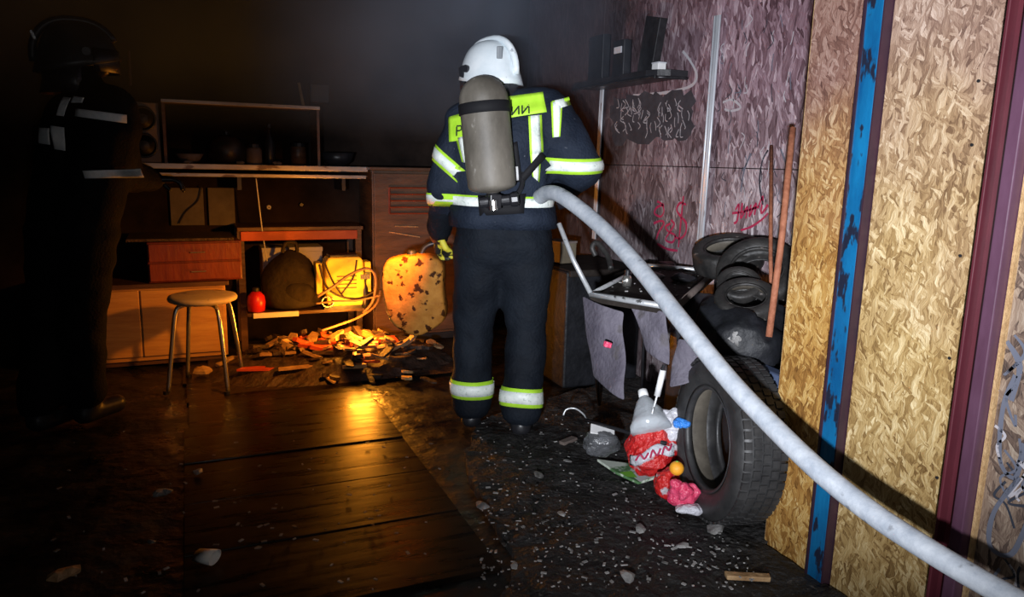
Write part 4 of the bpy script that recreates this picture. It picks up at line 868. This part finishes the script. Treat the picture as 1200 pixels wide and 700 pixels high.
def scrap(i, px, py, ln, wd, th, az, tilt, m, name, label, cat, group=None):
    p = at_z(px, py, .06); z = heap_z(p.x, p.y)+th; mt = (Matrix.Rotation(az, 3, 'Z') @ Matrix.Rotation(tilt, 3, 'Y'))
    k = [(-.5, -.35), (-.1, -.5), (.35, -.42), (.5, -.05), (.42, .4), (0, .5), (-.44, .38)]
    vs = [(x*ln*(1+.2*rr.uniform(-1, 1)), y*wd*(1+.3*rr.uniform(-1, 1)), -th/2) for x, y in k]; vs += [(x, y, th/2) for x, y, _ in vs]
    vs = [Vector((p.x, p.y, z+abs(math.sin(tilt))*ln*.4))+mt @ Vector(v) for v in vs]
    o = MB().add(vs, [tuple(range(7))[::-1], tuple(range(7, 14))]+[(a, (a+1) % 7, 7+(a+1) % 7, 7+a) for a in range(7)]).build(name, m); tag(o, label, cat, group); return o
sp_ = [(345, 410, .16, .05, .012, .3, .35, 'paper', 'paper_scrap', 'pale upright paper curl at the top left of the debris heap'), (352, 400, .14, .06, .01, 2.1, .5, 'splint', 'wood_piece', 'pale broken board end sticking up at the heap\'s left'),
       (358, 412, .13, .07, .02, .9, .15, 'redscrap', 'plastic_scrap', 'red plastic lump on the left of the heap'), (375, 425, .2, .07, .02, -.4, .1, 'redscrap', 'plastic_scrap', 'dark red flat shard in front of the heap'),
       (325, 428, .2, .05, .015, .1, .05, 'splint', 'wood_piece', 'pale lath lying flat at the heap\'s front left'), (305, 420, .16, .05, .02, .8, .2, 'char', 'charred_piece', 'black charred stub at the heap\'s left end'),
       (410, 425, .12, .06, .012, 1.2, .2, 'paper', 'paper_scrap', 'bright curled paper at the heart of the glow'), (430, 422, .15, .06, .014, .4, .15, 'splint', 'wood_piece', 'yellow lit wood chunk at the heart of the glow'),
       (448, 412, .2, .06, .016, .1, .1, 'redscrap', 'plastic_scrap', 'orange red tray shard right of the glow'), (465, 405, .18, .04, .012, -.1, .05, 'splint', 'wood_piece', 'thin pale strip beside the canister\'s foot'),
       (350, 436, .24, .05, .012, .15, .03, 'splint', 'wood_piece', 'long pale board strip along the front edge of the heap'), (300, 436, .2, .06, .012, -.1, .03, 'redscrap', 'plastic_scrap', 'red brown flat scrap in front of the stool leg'),
       (470, 425, .16, .08, .02, .6, .08, 'char', 'charred_piece', 'black flat charred slab right of the glow'), (490, 415, .2, .07, .02, -.5, .1, 'char', 'charred_piece', 'charred black piece under the canister'),
       (388, 410, .1, .05, .012, .5, .3, 'redscrap', 'plastic_scrap', 'small crimson shard above the glow')]
for i, s_ in enumerate(sp_): scrap(i, *s_[:9], s_[9], 'scrap')
for i in range(150):
    x = rr.gauss(400, 55); y = rr.gauss(416, 12)
    if x < 285 or x > 515 or y < 392 or y > 440: continue
    m_ = rr.choice(['char', 'char', 'char', 'splint', 'splint', 'paper', 'redscrap', 'char'])
    scrap(i, x, y, rr.uniform(.05, .15), rr.uniform(.025, .06), rr.uniform(.008, .025), rr.uniform(0, 6.28), rr.uniform(-.55, .55), m_, 'burnt_scrap', {'char': 'black charred scrap', 'splint': 'pale splintered wood scrap', 'paper': 'curled cream paper scrap', 'redscrap': 'red melted plastic scrap'}[m_]+' '+('on the left half' if x < 400 else 'on the right half')+' of the debris heap, '+('at its back' if y < 416 else 'at its front'), 'scrap', 'small burnt scraps in the debris heap')
for i, (px, py) in enumerate(((412, 421), (424, 419), (436, 417), (418, 428), (402, 424), (447, 420), (430, 427))):
    o = scrap(i, px, py, rr.uniform(.04, .08), rr.uniform(.025, .04), .014, rr.uniform(0, 6), .2, 'ember', 'ember', 'glowing orange ember in the middle of the debris heap', 'ember', 'embers in the debris heap')
# loose things near the stool
for px, py, lb in ((237, 437, 'pale crumpled paper on the wet floor under the stool'), (262, 430, 'cream paper scrap by the stool\'s right legs'), (272, 424, 'pale torn carton piece behind the stool\'s right leg')):
    p = at_z(px, py, .02); m_ = MB().ell((p.x, p.y, .032), (.05, .035, .02), nu=9, nv=5); rough_up(m_, .016, 30, px); o = m_.build('paper_scrap', 'paper'); tag(o, lb, 'scrap')

# ================================================================== CART WITH GREY FABRIC
A, Bq, Cq, Dq = at_z(692, 345, .74), at_z(757, 311, .74), at_z(840, 318, .74), at_z(791, 361, .74)
cart = empty('folding_cart', ((A+Cq)/2).xy.to_3d(), 0, 'black framed folding cart with hanging torn grey fabric sides by the purple wall', 'cart')
for nm, a, b_, r_, m_ in (('top_rail', A, Bq, .009, 'silvertube'), ('top_rail', Bq, Cq, .011, 'silvertube'), ('top_rail', Cq, Dq, .014, 'speaker'), ('top_rail', Dq, A, .012, 'silvertube')):
    MB().tube([a, b_], r_, 8).build(nm, m_, cart, smooth=True)
tr = MB(); tr.add([v+Vector((0, 0, -.012)) for v in (A, Bq, Cq, Dq)]+[v+Vector((0, 0, -.03)) for v in (A, Bq, Cq, Dq)], [(0, 1, 2, 3), (7, 6, 5, 4), (0, 4, 5, 1), (1, 5, 6, 2), (2, 6, 7, 3), (3, 7, 4, 0)]); tr.build('tray', 'bag', cart)
for v, ft in ((A, at_z(702, 474, .03)), (Bq, Vector((Bq.x+.02, Bq.y, .03))), (Cq, Vector((Cq.x, Cq.y, .03))), (Dq, Vector((2.05, 2.62, .03)))): MB().tube([v, ft], .009, 8).build('leg', 'blackm', cart, smooth=True)
MB().tube([at_d(655, 262, 2.98), at_d(672, 305, 2.96), A+Vector((0, 0, .005))], .010, 8).build('push_handle', 'silvertube', cart, smooth=True)
Ld, Lr = A, Dq
for a, b_ in ((Vector((A.x, A.y, .22)), Vector((Dq.x, Dq.y, .22))),): MB().tube([a, b_], .008, 8).build('cross_bar', 'blackm', cart, smooth=True)
def cloth(pxs, name, t0, sag=.05, seed=0, lab=None):
    tl, tr_, br, bl = [at_d(x, y, t) for (x, y), t in zip(pxs, t0)]; nu, nv = 14, 9; gr = []
    for i in range(nu+1):
        row = []
        for j in range(nv+1):
            s_, t_ = j/nv, i/nu; p = (tl*(1-s_)+tr_*s_)*(1-t_)+(bl*(1-s_)+br*s_)*t_
            p = p-HD*(sag*math.sin(PI*s_)*(.4+.6*t_))+HD*.035*noise.noise(p*9+Vector((seed, 0, 0)))+R0*.02*noise.noise(p*6+Vector((0, seed, 0)))
            row.append(p)
        gr.append(row)
    o = MB().sheet(gr, .004).build(name, 'fabric', cart, smooth=True, sub=1)
    if lab: o['label'] = lab
cloth(((683, 347), (731, 366), (736, 470), (697, 442)), 'fabric_panel', (2.95, 2.78, 2.72, 2.9), .03, 1)
cloth(((738, 354), (782, 366), (787, 430), (754, 410)), 'fabric_panel', (2.86, 2.72, 2.7, 2.82), .03, 4)
cloth(((797, 396), (812, 398), (828, 438), (786, 455)), 'fabric_panel', (2.78, 2.72, 2.72, 2.76), .03, 7)
p = at_d(712, 404, 2.745); MB().box(p, (.028, .02, .022), Matrix.Rotation(.3, 3, 'Y')).build('red_clip', 'pink', cart, bevel=.004)
MB().tube([at_d(778, 428, 2.66), at_d(775, 436, 2.66)], .006, 8).build('strut', 'blackm', cart); MB().tube([at_d(777, 434, 2.66), at_d(770, 464, 2.68)], .0115, 10).build('white_strut', 'white', cart, smooth=True); MB().tube([at_d(770, 464, 2.68), at_d(764, 485, 2.69)], .004, 8).build('strut_rod', 'silvertube', cart)
MB().tube(spline([at_d(698, 300, 3.2), at_d(694, 290, 3.2), at_d(700, 285, 3.2), at_d(712, 300, 3.15), at_d(716, 315, 3.1)], 6), .012, 8).build('bent_handle', 'dusty', cart, smooth=True)
# clutter on the tray
mA = (A+Bq+Cq+Dq)/4
lathe_thing('jar', at_z(734, 343, .70).x, at_z(734, 343, .70).y, 0.729, [(.02, 0), (.022, .03), (.016, .045), (.008, .048)], 'chrome', 'small shiny metal knob jar on the cart tray', 'jar', capm='black')
for i, (px, py, r_, lb) in enumerate(((765, 333, .055, 'black lump of melted plastic on the cart tray, left one'), (800, 335, .06, 'black lump of melted plastic on the cart tray, right one'), (780, 318, .05, 'black melted lump at the back of the cart tray'))):
    p = at_z(px, py, .71); m_ = MB().ell((p.x, p.y, .728+r_*.3), (r_, r_*.9, r_*.35), nu=12, nv=8); rough_up(m_, .012, 22, i); o = m_.build('melted_lump', 'black'); tag(o, lb, 'lump')
m_ = MB()
for i in range(46):
    s_, t_ = rr.random(), rr.random(); p = (A*(1-s_)+Dq*s_)*(1-t_)+(Bq*(1-s_)+Cq*s_)*t_; p.z = .731
    m_.box(p, (rr.uniform(.004, .014), rr.uniform(.004, .012), .004), Matrix.Rotation(rr.uniform(0, 3), 3, 'Z'))
o = m_.build('ash_flakes', 'chip'); tag(o, 'pale ash flakes sprinkled over the cart tray', 'ash', kind='stuff')

o = MB(); o.span((1.88, 3.55, .0), (2.36, 4.15, .66)); rough_up(o, .012, 3, 2); o = o.build('burnt_chest', 'sack', bevel=.012); tag(o, 'black burnt chest standing behind the cart by the stained wall', 'chest')  # chest placed here so it also blocks the fire glow from the wall
MB().span((1.89, 3.54, .63), (2.37, 4.16, .67)).build('lid', 'bag', o, bevel=.01)
p = at_x(662, 322, 2.0); o = MB().box((1.98, 3.85, .735), (.12, .16, .12), Matrix.Rotation(.2, 3, 'Z')).build('small_box', 'beige', bevel=.006); MB().box((1.98, 3.85, .797), (.124, .164, .012), Matrix.Rotation(.2, 3, 'Z')).build('lid', 'speaker', o); tag(o, 'small dull beige box on the black burnt chest', 'box')
# ================================================================== TYRES
def tyre(name, c, nrm, R_, wd, label, m='rubber', grp=None, tread=True, inner='inner'):
    q = Vector(nrm).normalized().to_track_quat('Z', 'Y'); o = empty(name, c, 0, label, 'tyre', grp); o.rotation_mode = 'QUATERNION'; o.rotation_quaternion = q
    h = wd/2; pr = [(R_*.60, -h*.62), (R_*.63, -h*.80), (R_*.72, -h*.98), (R_*.84, -h), (R_*.93, -h*.93), (R_*.985, -h*.78), (R_, -h*.5), (R_, h*.5), (R_*.985, h*.78), (R_*.93, h*.93), (R_*.84, h), (R_*.72, h*.98), (R_*.63, h*.80), (R_*.60, h*.62)]
    MB().lathe(pr+[(R_*.63, h*.55), (R_*.80, h*.8), (R_*.91, h*.6), (R_*.93, 0), (R_*.91, -h*.6), (R_*.80, -h*.8), (R_*.63, -h*.55)], 56, closed=True).build('casing', m, o, rel=False, smooth=True)
    MB().lathe([(R_*.905, -h*.55), (R_*.925, 0), (R_*.905, h*.55), (R_*.899, h*.55), (R_*.919, 0), (R_*.899, -h*.55)], 56, closed=True).build('liner', inner, o, rel=False, smooth=True)
    MB().lathe([(R_*.602, h*.63), (R_*.615, h*.76), (R_*.65, h*.86), (R_*.655, h*.9), (R_*.61, h*.84), (R_*.595, h*.66)], 56, closed=True).build('bead', m, o, rel=False, smooth=True)
    if tread:
        t = MB()
        for k in range(54):
            a = 2*PI*k/54
            for z, sk in ((-.72, .05), (-.36, -.03), (0, .03), (.36, -.03), (.72, .05)):
                a2 = a+sk; rr_ = R_*(1.004 if abs(z) < .7 else .993); cpos = Vector((rr_*math.cos(a2), rr_*math.sin(a2), z*h)); t.box(cpos, (R_*.03, R_*.085, h*.28), Matrix.Rotation(a2, 3, 'Z'))
        t = t.build('tread', m, o, rel=False); t['kind'] = 'stuff'
    return o
a_ = math.radians(284)
tyre('car_tyre', (1.685, 1.96, .312), (math.sin(a_), math.cos(a_), .04), .285, .17, 'large black car tyre standing upright beside the strand board, nearest the hose')
tyre('car_tyre', at_x(853, 300, 2.27), (-.3, -.15, .95), .16, .11, 'tyre lying flat at the back of the pile under the pale stud', 'dusty', tread=False)
tyre('car_tyre', at_x(888, 322, 2.20), (-.6, -.45, .7), .17, .11, 'tyre leaning on the stained wall beside the rusty rods', 'dusty', tread=False)
tyre('small_tyre', at_x(866, 334, 1.96), (-.4, -.5, .8), .085, .045, 'small narrow tyre on top of the pile', 'dusty', tread=False)
tyre('car_tyre', at_x(874, 354, 1.90), (-.35, -.35, .9), .115, .075, 'dusty tyre on the front of the pile above the black crate', 'dusty', tread=False)
# lower pile: black crate and drum carrying the tyres
o = MB(); o.span((1.98, 2.22, 0.02), (2.36, 2.75, .50)); rough_up(o, .02, 3, 4); o = o.build('crate', 'black', bevel=.02); MB().span((1.972, 2.3, .36), (1.985, 2.65, .44)).build('rim', 'blackm', o, bevel=.005); tag(o, 'black plastic crate carrying the tyre pile', 'crate')
# black sack bulging in front
m_ = MB().ell(at_x(868, 398, 1.9), (.19, .19, .15), nu=48, nv=30); rough_up(m_, .05, 7, 9); rough_up(m_, .02, 22, 3); o = m_.build('rubbish_sack', 'sack', smooth=True); sbv2 = bvh_of(o); tag(o, 'black glossy rubbish sack with pale specks below the tyres', 'sack')
m_ = MB()
for i in range(14):
    a = rr.uniform(0, 6.28); d_ = ray(862+9*math.cos(a)*rr.random(), 397+7*math.sin(a)*rr.random()).normalized(); h_ = sbv2.ray_cast(CPOS, d_); p = h_[0] if h_[0] is not None else Vector((1.9, 2.3, .5)); m_.box(p, (.012, .008, .01), Matrix.Rotation(rr.uniform(0, 3), 3, 'Y'))
m_.build('pale_spots', 'chip', o)
m_ = MB().ell(at_x(820, 372, 1.95), (.13, .12, .10), nu=22, nv=14); rough_up(m_, .03, 7, 3); o = m_.build('motor_cover', 'black', smooth=True); MB().ell(at_x(818, 366, 1.95)-HD*.115, (.02, .012, .02)).build('rivet', 'chrome', o, smooth=True); tag(o, 'black rounded motor cover between the cart and the tyres', 'cover')
p = at_x(836, 409, 1.78); o = MB().box(p, (.03, .05, .02), Matrix.Rotation(.5, 3, 'Z')).build('clip', 'redscrap', bevel=.005); tag(o, 'small orange plastic clip below the hose by the rubbish sack', 'clip')
m_ = MB().ell(at_x(885, 405, 1.84), (.04, .05, .035), nu=10, nv=7); rough_up(m_, .015, 30); o = m_.build('stone', 'splint'); tag(o, 'tan chunk of wood beside the rusty rods', 'chunk')
m_ = MB(); m_.span((1.80, 1.84, .42), (1.86, 2.15, .56)); rough_up(m_, .015, 5); o = m_.build('plastic_sheet', 'bluewrap' if False else 'greyw', bevel=.01); o.data.materials.clear(); o.data.materials.append(mat('dusky_blue_plastic', (.05, .07, .13), (.09, .12, .2), rough=.4, scale=6)); tag(o, 'dusky blue plastic panel wedged behind the strand board edge', 'panel')
# rusty rods
for pts, r_, xs, lb in ((((904, 172), (903, 300), (905, 395)), .008, (2.32, 2.12, 1.96), 'thin straight rusty rod standing in front of the stained wall'), (((929, 150), (916, 280), (901, 395)), .012, (2.0, 1.92, 1.86), 'thicker rusty rod leaning beside the strand board edge')):
    o = MB().tube([at_x(px, py, x) for (px, py), x in zip(pts, xs)], r_, 10).build('rusty_rod', 'rust_rod', smooth=True); tag(o, lb, 'rod')
# ------------------------------------------------------------------ black shelf on the far right wall
a, b_ = at_x(704, 98, XW), at_x(806, 92, XW)
sh = empty('corner_shelf', (XW-.1, (a.y+b_.y)/2, a.z), 0, 'black shelf with a rounded end on the stained wall', 'shelf')
y0, y1, z = b_.y, a.y, (a.z+b_.z)/2-.02
ol = [(y1, 0), (y1, .19), (y0+.10, .19), (y0+.04, .16), (y0+.01, .10), (y0, 0)]
k = len(ol); MB().add([(XW-.001-d, y, z) for y, d in ol]+[(XW-.001-d, y, z+.035) for y, d in ol], [tuple(range(k)), tuple(range(k, 2*k))[::-1]]+[(i, (i+1) % k, k+(i+1) % k, k+i) for i in range(k)]).build('board', 'black', sh)
MB().tube(spline([(XW-.002-d, y, z-.004) for y, d in ol[1:]], 5), .008, 8).build('edging', 'blackm', sh, smooth=True)
stroke([(742, 112), (770, 110), (798, 105), (813, 98), (816, 86), (808, 70), (800, 60)], .018, 'graffw', 'paint_outline', wr)
ztop = z+.036
for i, (yy, w_, h_, lean, m_, lb) in enumerate(((a.y-.14, .17, .26, .0, 'blackm', 'dark book standing at the inner end of the black shelf'), (a.y-.40, .12, .2, .0, 'black', 'small dark box with a pale label on the black shelf'), (a.y-.60, .14, .30, .22, 'blackm', 'tall dark board leaning on the black shelf'))):
    o = MB().box((XW-.10+lean*.3, yy, ztop+h_/2+.004), (.05, w_, h_), Matrix.Rotation(lean, 3, 'X')).build(('book', 'box', 'wooden_board')[i], m_, bevel=.004); tag(o, lb, ('book', 'box', 'board')[i])
    if i == 1: MB().box((XW-.128, yy, ztop+.15), (.006, .075, .035)).build('paper_label', 'greyw', o)
o = MB().box((XW-.10, y0+.12, ztop+.022), (.05, .06, .036)).build('carton', 'white', bevel=.004); MB().box((XW-.10, y0+.12, ztop+.042), (.052, .062, .006)).build('lid', 'greyw', o); tag(o, 'small white carton at the rounded end of the black shelf', 'carton')

# ================================================================== RUBBISH ON THE FLOOR
p = at_z(757, 500, .06)
bt = empty('plastic_bottle', p+Vector((0, 0, -.03)), 0, 'crushed clear plastic bottle with white cap poking out of the red bag', 'bottle')
tipp = at_d(754, 463, 2.90); base = at_d(764, 508, 2.80); d = tipp-base; q = d.normalized().to_track_quat('Z', 'Y').to_matrix().to_4x4(); Lb = d.length
mt = Matrix.Translation(base) @ q; m_ = MB().lathe([(.02, 0), (.075, .01), (.078, Lb*.2), (.066, Lb*.35), (.058, Lb*.5), (.034, Lb*.78), (.014, Lb*.9), (.013, Lb*.96)], 20, mt); rough_up(m_, .012, 18); m_.build('bottle_body', 'pet', bt, smooth=True)
MB().lathe([(.019, Lb*.95), (.019, Lb*.95+.026), (.016, Lb*.95+.029)], 16, mt).build('cap', 'white', bt, smooth=True)
def crumple(name, px, py, t, r, m, label, cat, amp=.03, sc=11, seed=0, flatz=None):
    c_ = at_d(px, py, t); mb = MB().ell(c_, r, rotz(-YAW), 30, 20)
    for v in mb.v:
        dlt = (v-c_); v += dlt.normalized()*(noise.noise(v*sc+Vector((seed, 0, 0)))*amp+abs(noise.noise(v*sc*2.3+Vector((seed, 5, 0))))*amp*.7) if dlt.length > 1e-5 else Vector()
        v.z = max(v.z, .026)
    o = mb.build(name, m, smooth=False); tag(o, label, cat); return o
rb = crumple('carrier_bag', 763, 526, 2.86, (.10, .07, .095), 'bagprint', 'crumpled red and clear plastic bag of rubbish by the big tyre', 'bag', .032, 11, 2)
# pale printed band across the red bag with red script strokes
bmv = bvh_of(rb)
def onbag(px, py, off):
    d = ray(px, py).normalized(); h = bmv.ray_cast(CPOS, d); return (h[0] if h[0] is not None else at_d(px, py, 2.78))-d*off
gr = [[onbag(738+ (790-738)*j/8, 533+12*i/4-14*j/8+4*math.sin(j), .006) for j in range(9)] for i in range(5)]
MB().sheet(gr, .002).build('printed_band', 'bagwhite', rb, smooth=True)
for s_ in ([(745, 540), (750, 533), (755, 538), (760, 531)], [(762, 537), (765, 528), (770, 534), (774, 526)], [(776, 533), (779, 524), (784, 528), (787, 521)]):
    MB().tube(spline([onbag(px, py, .012) for px, py in s_], 4), .004, 6).build('print_mark', 'graffiti', rb)
crumple('film_bag', 788, 502, 2.84, (.05, .04, .06), 'bagwhite', 'whitish crumpled film between the red bag and the tyre', 'film', .03, 14, 5)
crumple('clear_pack', 704, 520, 2.98, (.075, .05, .05), 'clear', 'dark clear plastic tray pack left of the red bag', 'pack', .02, 12, 8)
o = MB().box(at_d(706, 506, 2.97), (.10, .05, .008), rotz(-YAW).to_3x3() @ Matrix.Rotation(.25, 3, 'Y') @ Matrix.Rotation(.5, 3, 'X')).build('lid', 'white', bevel=.003); tag(o, 'flat white lid resting on the clear plastic pack', 'lid')
crumple('red_film', 782, 566, 2.70, (.045, .035, .055), 'bagprint', 'torn red film under the orange', 'film', .02, 15, 12)
o = MB().ell(at_d(793, 549, 2.66), (.026, .026, .026), nu=20, nv=14).build('orange', 'orange', smooth=True); MB().ell(at_d(793, 549, 2.66)+Vector((0, 0, .026)), (.005, .005, .002)).build('stem', 'greenleaf', o); tag(o, 'small orange resting in the red film', 'fruit')
crumple('wrapper', 801, 578, 2.62, (.055, .035, .045), 'pink', 'pinkish red crinkled wrapper at the tyre\'s foot', 'wrapper', .034, 13, 15)
crumple('film_bag', 808, 596, 2.60, (.05, .035, .018), 'bagwhite', 'pale film scrap lying under the pinkish wrapper', 'film', .014, 16, 17)
crumple('blue_wrapper', 798, 497, 2.76, (.03, .02, .016), 'bluewrap', 'bright blue wrapper scrap on top of the rubbish', 'wrapper', .014, 25, 19)
pts = [at_z(*q_, .03) for q_ in ((700, 541), (738, 546), (770, 556), (767, 562), (748, 568), (722, 556))]
o = MB(); k = 6; o.add(pts+[p+Vector((0, 0, .01)) for p in pts], [tuple(range(6))[::-1], tuple(range(6, 12))]+[(i, (i+1) % 6, 6+(i+1) % 6, 6+i) for i in range(6)]); o = o.build('flat_carton', 'green'); tag(o, 'flattened green and white carton in front of the red bag', 'carton')
q4 = [at_z(*q_, .041) for q_ in ((738, 556), (752, 551), (766, 557), (750, 565))]; MB().add(q4, [(0, 1, 2, 3)]).build('white_end', 'white', o)
q4 = [at_z(*q_, .0415) for q_ in ((726, 554), (740, 552), (747, 560), (735, 559))]; MB().add(q4, [(0, 1, 2, 3)]).build('print', 'greenleaf', o)
o = MB().tube(spline([at_d(660, 487, 3.2), at_d(664, 480, 3.2), at_d(674, 479, 3.2), at_d(684, 486, 3.18), at_d(690, 496, 3.14)], 6), .004, 6).build('wire_loop', 'silvertube', smooth=True); tag(o, 'thin pale wire loop on the ground left of the clear pack', 'wire')
o = MB(); pp = at_z(666, 517, .03); o.box(pp, (.09, .03, .015), Matrix.Rotation(.4, 3, 'Z')); o = rough_up(o, .006, 20).build('wood_piece', 'speaker'); tag(o, 'grey brown splinter of wood left of the rubbish', 'wood')
o = MB(); pp = at_z(876, 676, .03); o.box(pp, (.13, .022, .014), rotz(-YAW-.05).to_3x3()); o = rough_up(o, .004, 25).build('wood_stick', 'splint'); tag(o, 'pale wooden stick lying near the blue post', 'stick')
# crushed white cup on the left floor
pp = at_z(242, 660, .012); cu = Matrix.Translation(pp+Vector((0, 0, .022))) @ rotz(-.6) @ Matrix.Rotation(PI/2, 4, 'Y')
o = MB().lathe([(.028, -.03), (.034, .03), (.031, .03), (.025, -.027)], 18, cu @ Matrix.Diagonal((.6, 1, 1, 1)), closed=True); o = o.build('paper_cup', 'cup', smooth=True); MB().lathe([(.026, -.03), (.001, -.031)], 18, cu @ Matrix.Diagonal((.6, 1, 1, 1))).build('cup_base', 'cup', o); tag(o, 'crushed white cup on the dark wet floor', 'cup')
# flakes of ash
m_ = MB(); zc = .034
for i in range(620):
    px, py = rr.uniform(560, 890), 480+210*rr.random()**.8
    if px > 800 and py < 625: continue
    if px > 880-(py-640)*-.2 and py > 640 and px > 900: continue
    p = at_z(px, py, zc)
    if p.x > 1.62: continue
    s_ = rr.choice((.0025, .003, .0035, .005, .008)); m_.box(p+Vector((0, 0, rr.uniform(-.004, .003))), (s_*rr.uniform(.8, 3.0), s_, .003), Matrix.Rotation(rr.uniform(0, 3), 3, 'Z') @ Matrix.Rotation(rr.uniform(-.4, .4), 3, 'X'))
o = m_.build('ash_flakes', 'chip'); tag(o, 'pale ash flakes scattered over the charred ground', 'ash', kind='stuff')
m_ = MB()
for i in range(90):
    p = at_z(rr.uniform(60, 520), rr.uniform(500, 695), .02); s_ = rr.choice((.004, .006, .009)); m_.box(p, (s_*2, s_, .003), Matrix.Rotation(rr.uniform(0, 3), 3, 'Z'))
o = m_.build('ash_flakes', 'chip'); tag(o, 'sparse ash flakes on the wet planks and dark floor', 'ash', kind='stuff')
for px, py, s_, lb in ((632, 557, .03, 'whitish flake in the middle of the charred ground'), (565, 592, .035, 'pale chunk near the crust\'s left edge'), (603, 663, .02, 'bright small chip at the crust\'s broken edge'), (658, 602, .022, 'thin bright flake on the crust'),
                       (750, 620, .03, 'grey flake on the crust below the wrapper'), (735, 675, .035, 'broad grey flake near the bottom of the crust'), (838, 620, .045, 'pale flat flake in front of the big tyre'), (800, 640, .025, 'small pale flake in front of the big tyre'),
                       (665, 540, .02, 'small light flake below the grey splinter'), (190, 577, .04, 'grey scrap on the dark floor left of the planks'), (177, 635, .02, 'small bright chip on the dark floor near the cup'), (75, 672, .05, 'dull tan scrap at the lower left floor'), (232, 553, .03, 'pale scrap on the wet planks')):
    pp = at_z(px, py, .035 if px > 540 else .02); m_ = MB().ell(pp, (s_, s_*.6, s_*.22), rotz(rr.uniform(0, 3)), 8, 5); rough_up(m_, s_*.25, 40, px); o = m_.build('flake', 'chip' if px != 75 else 'splint'); tag(o, lb, 'flake')
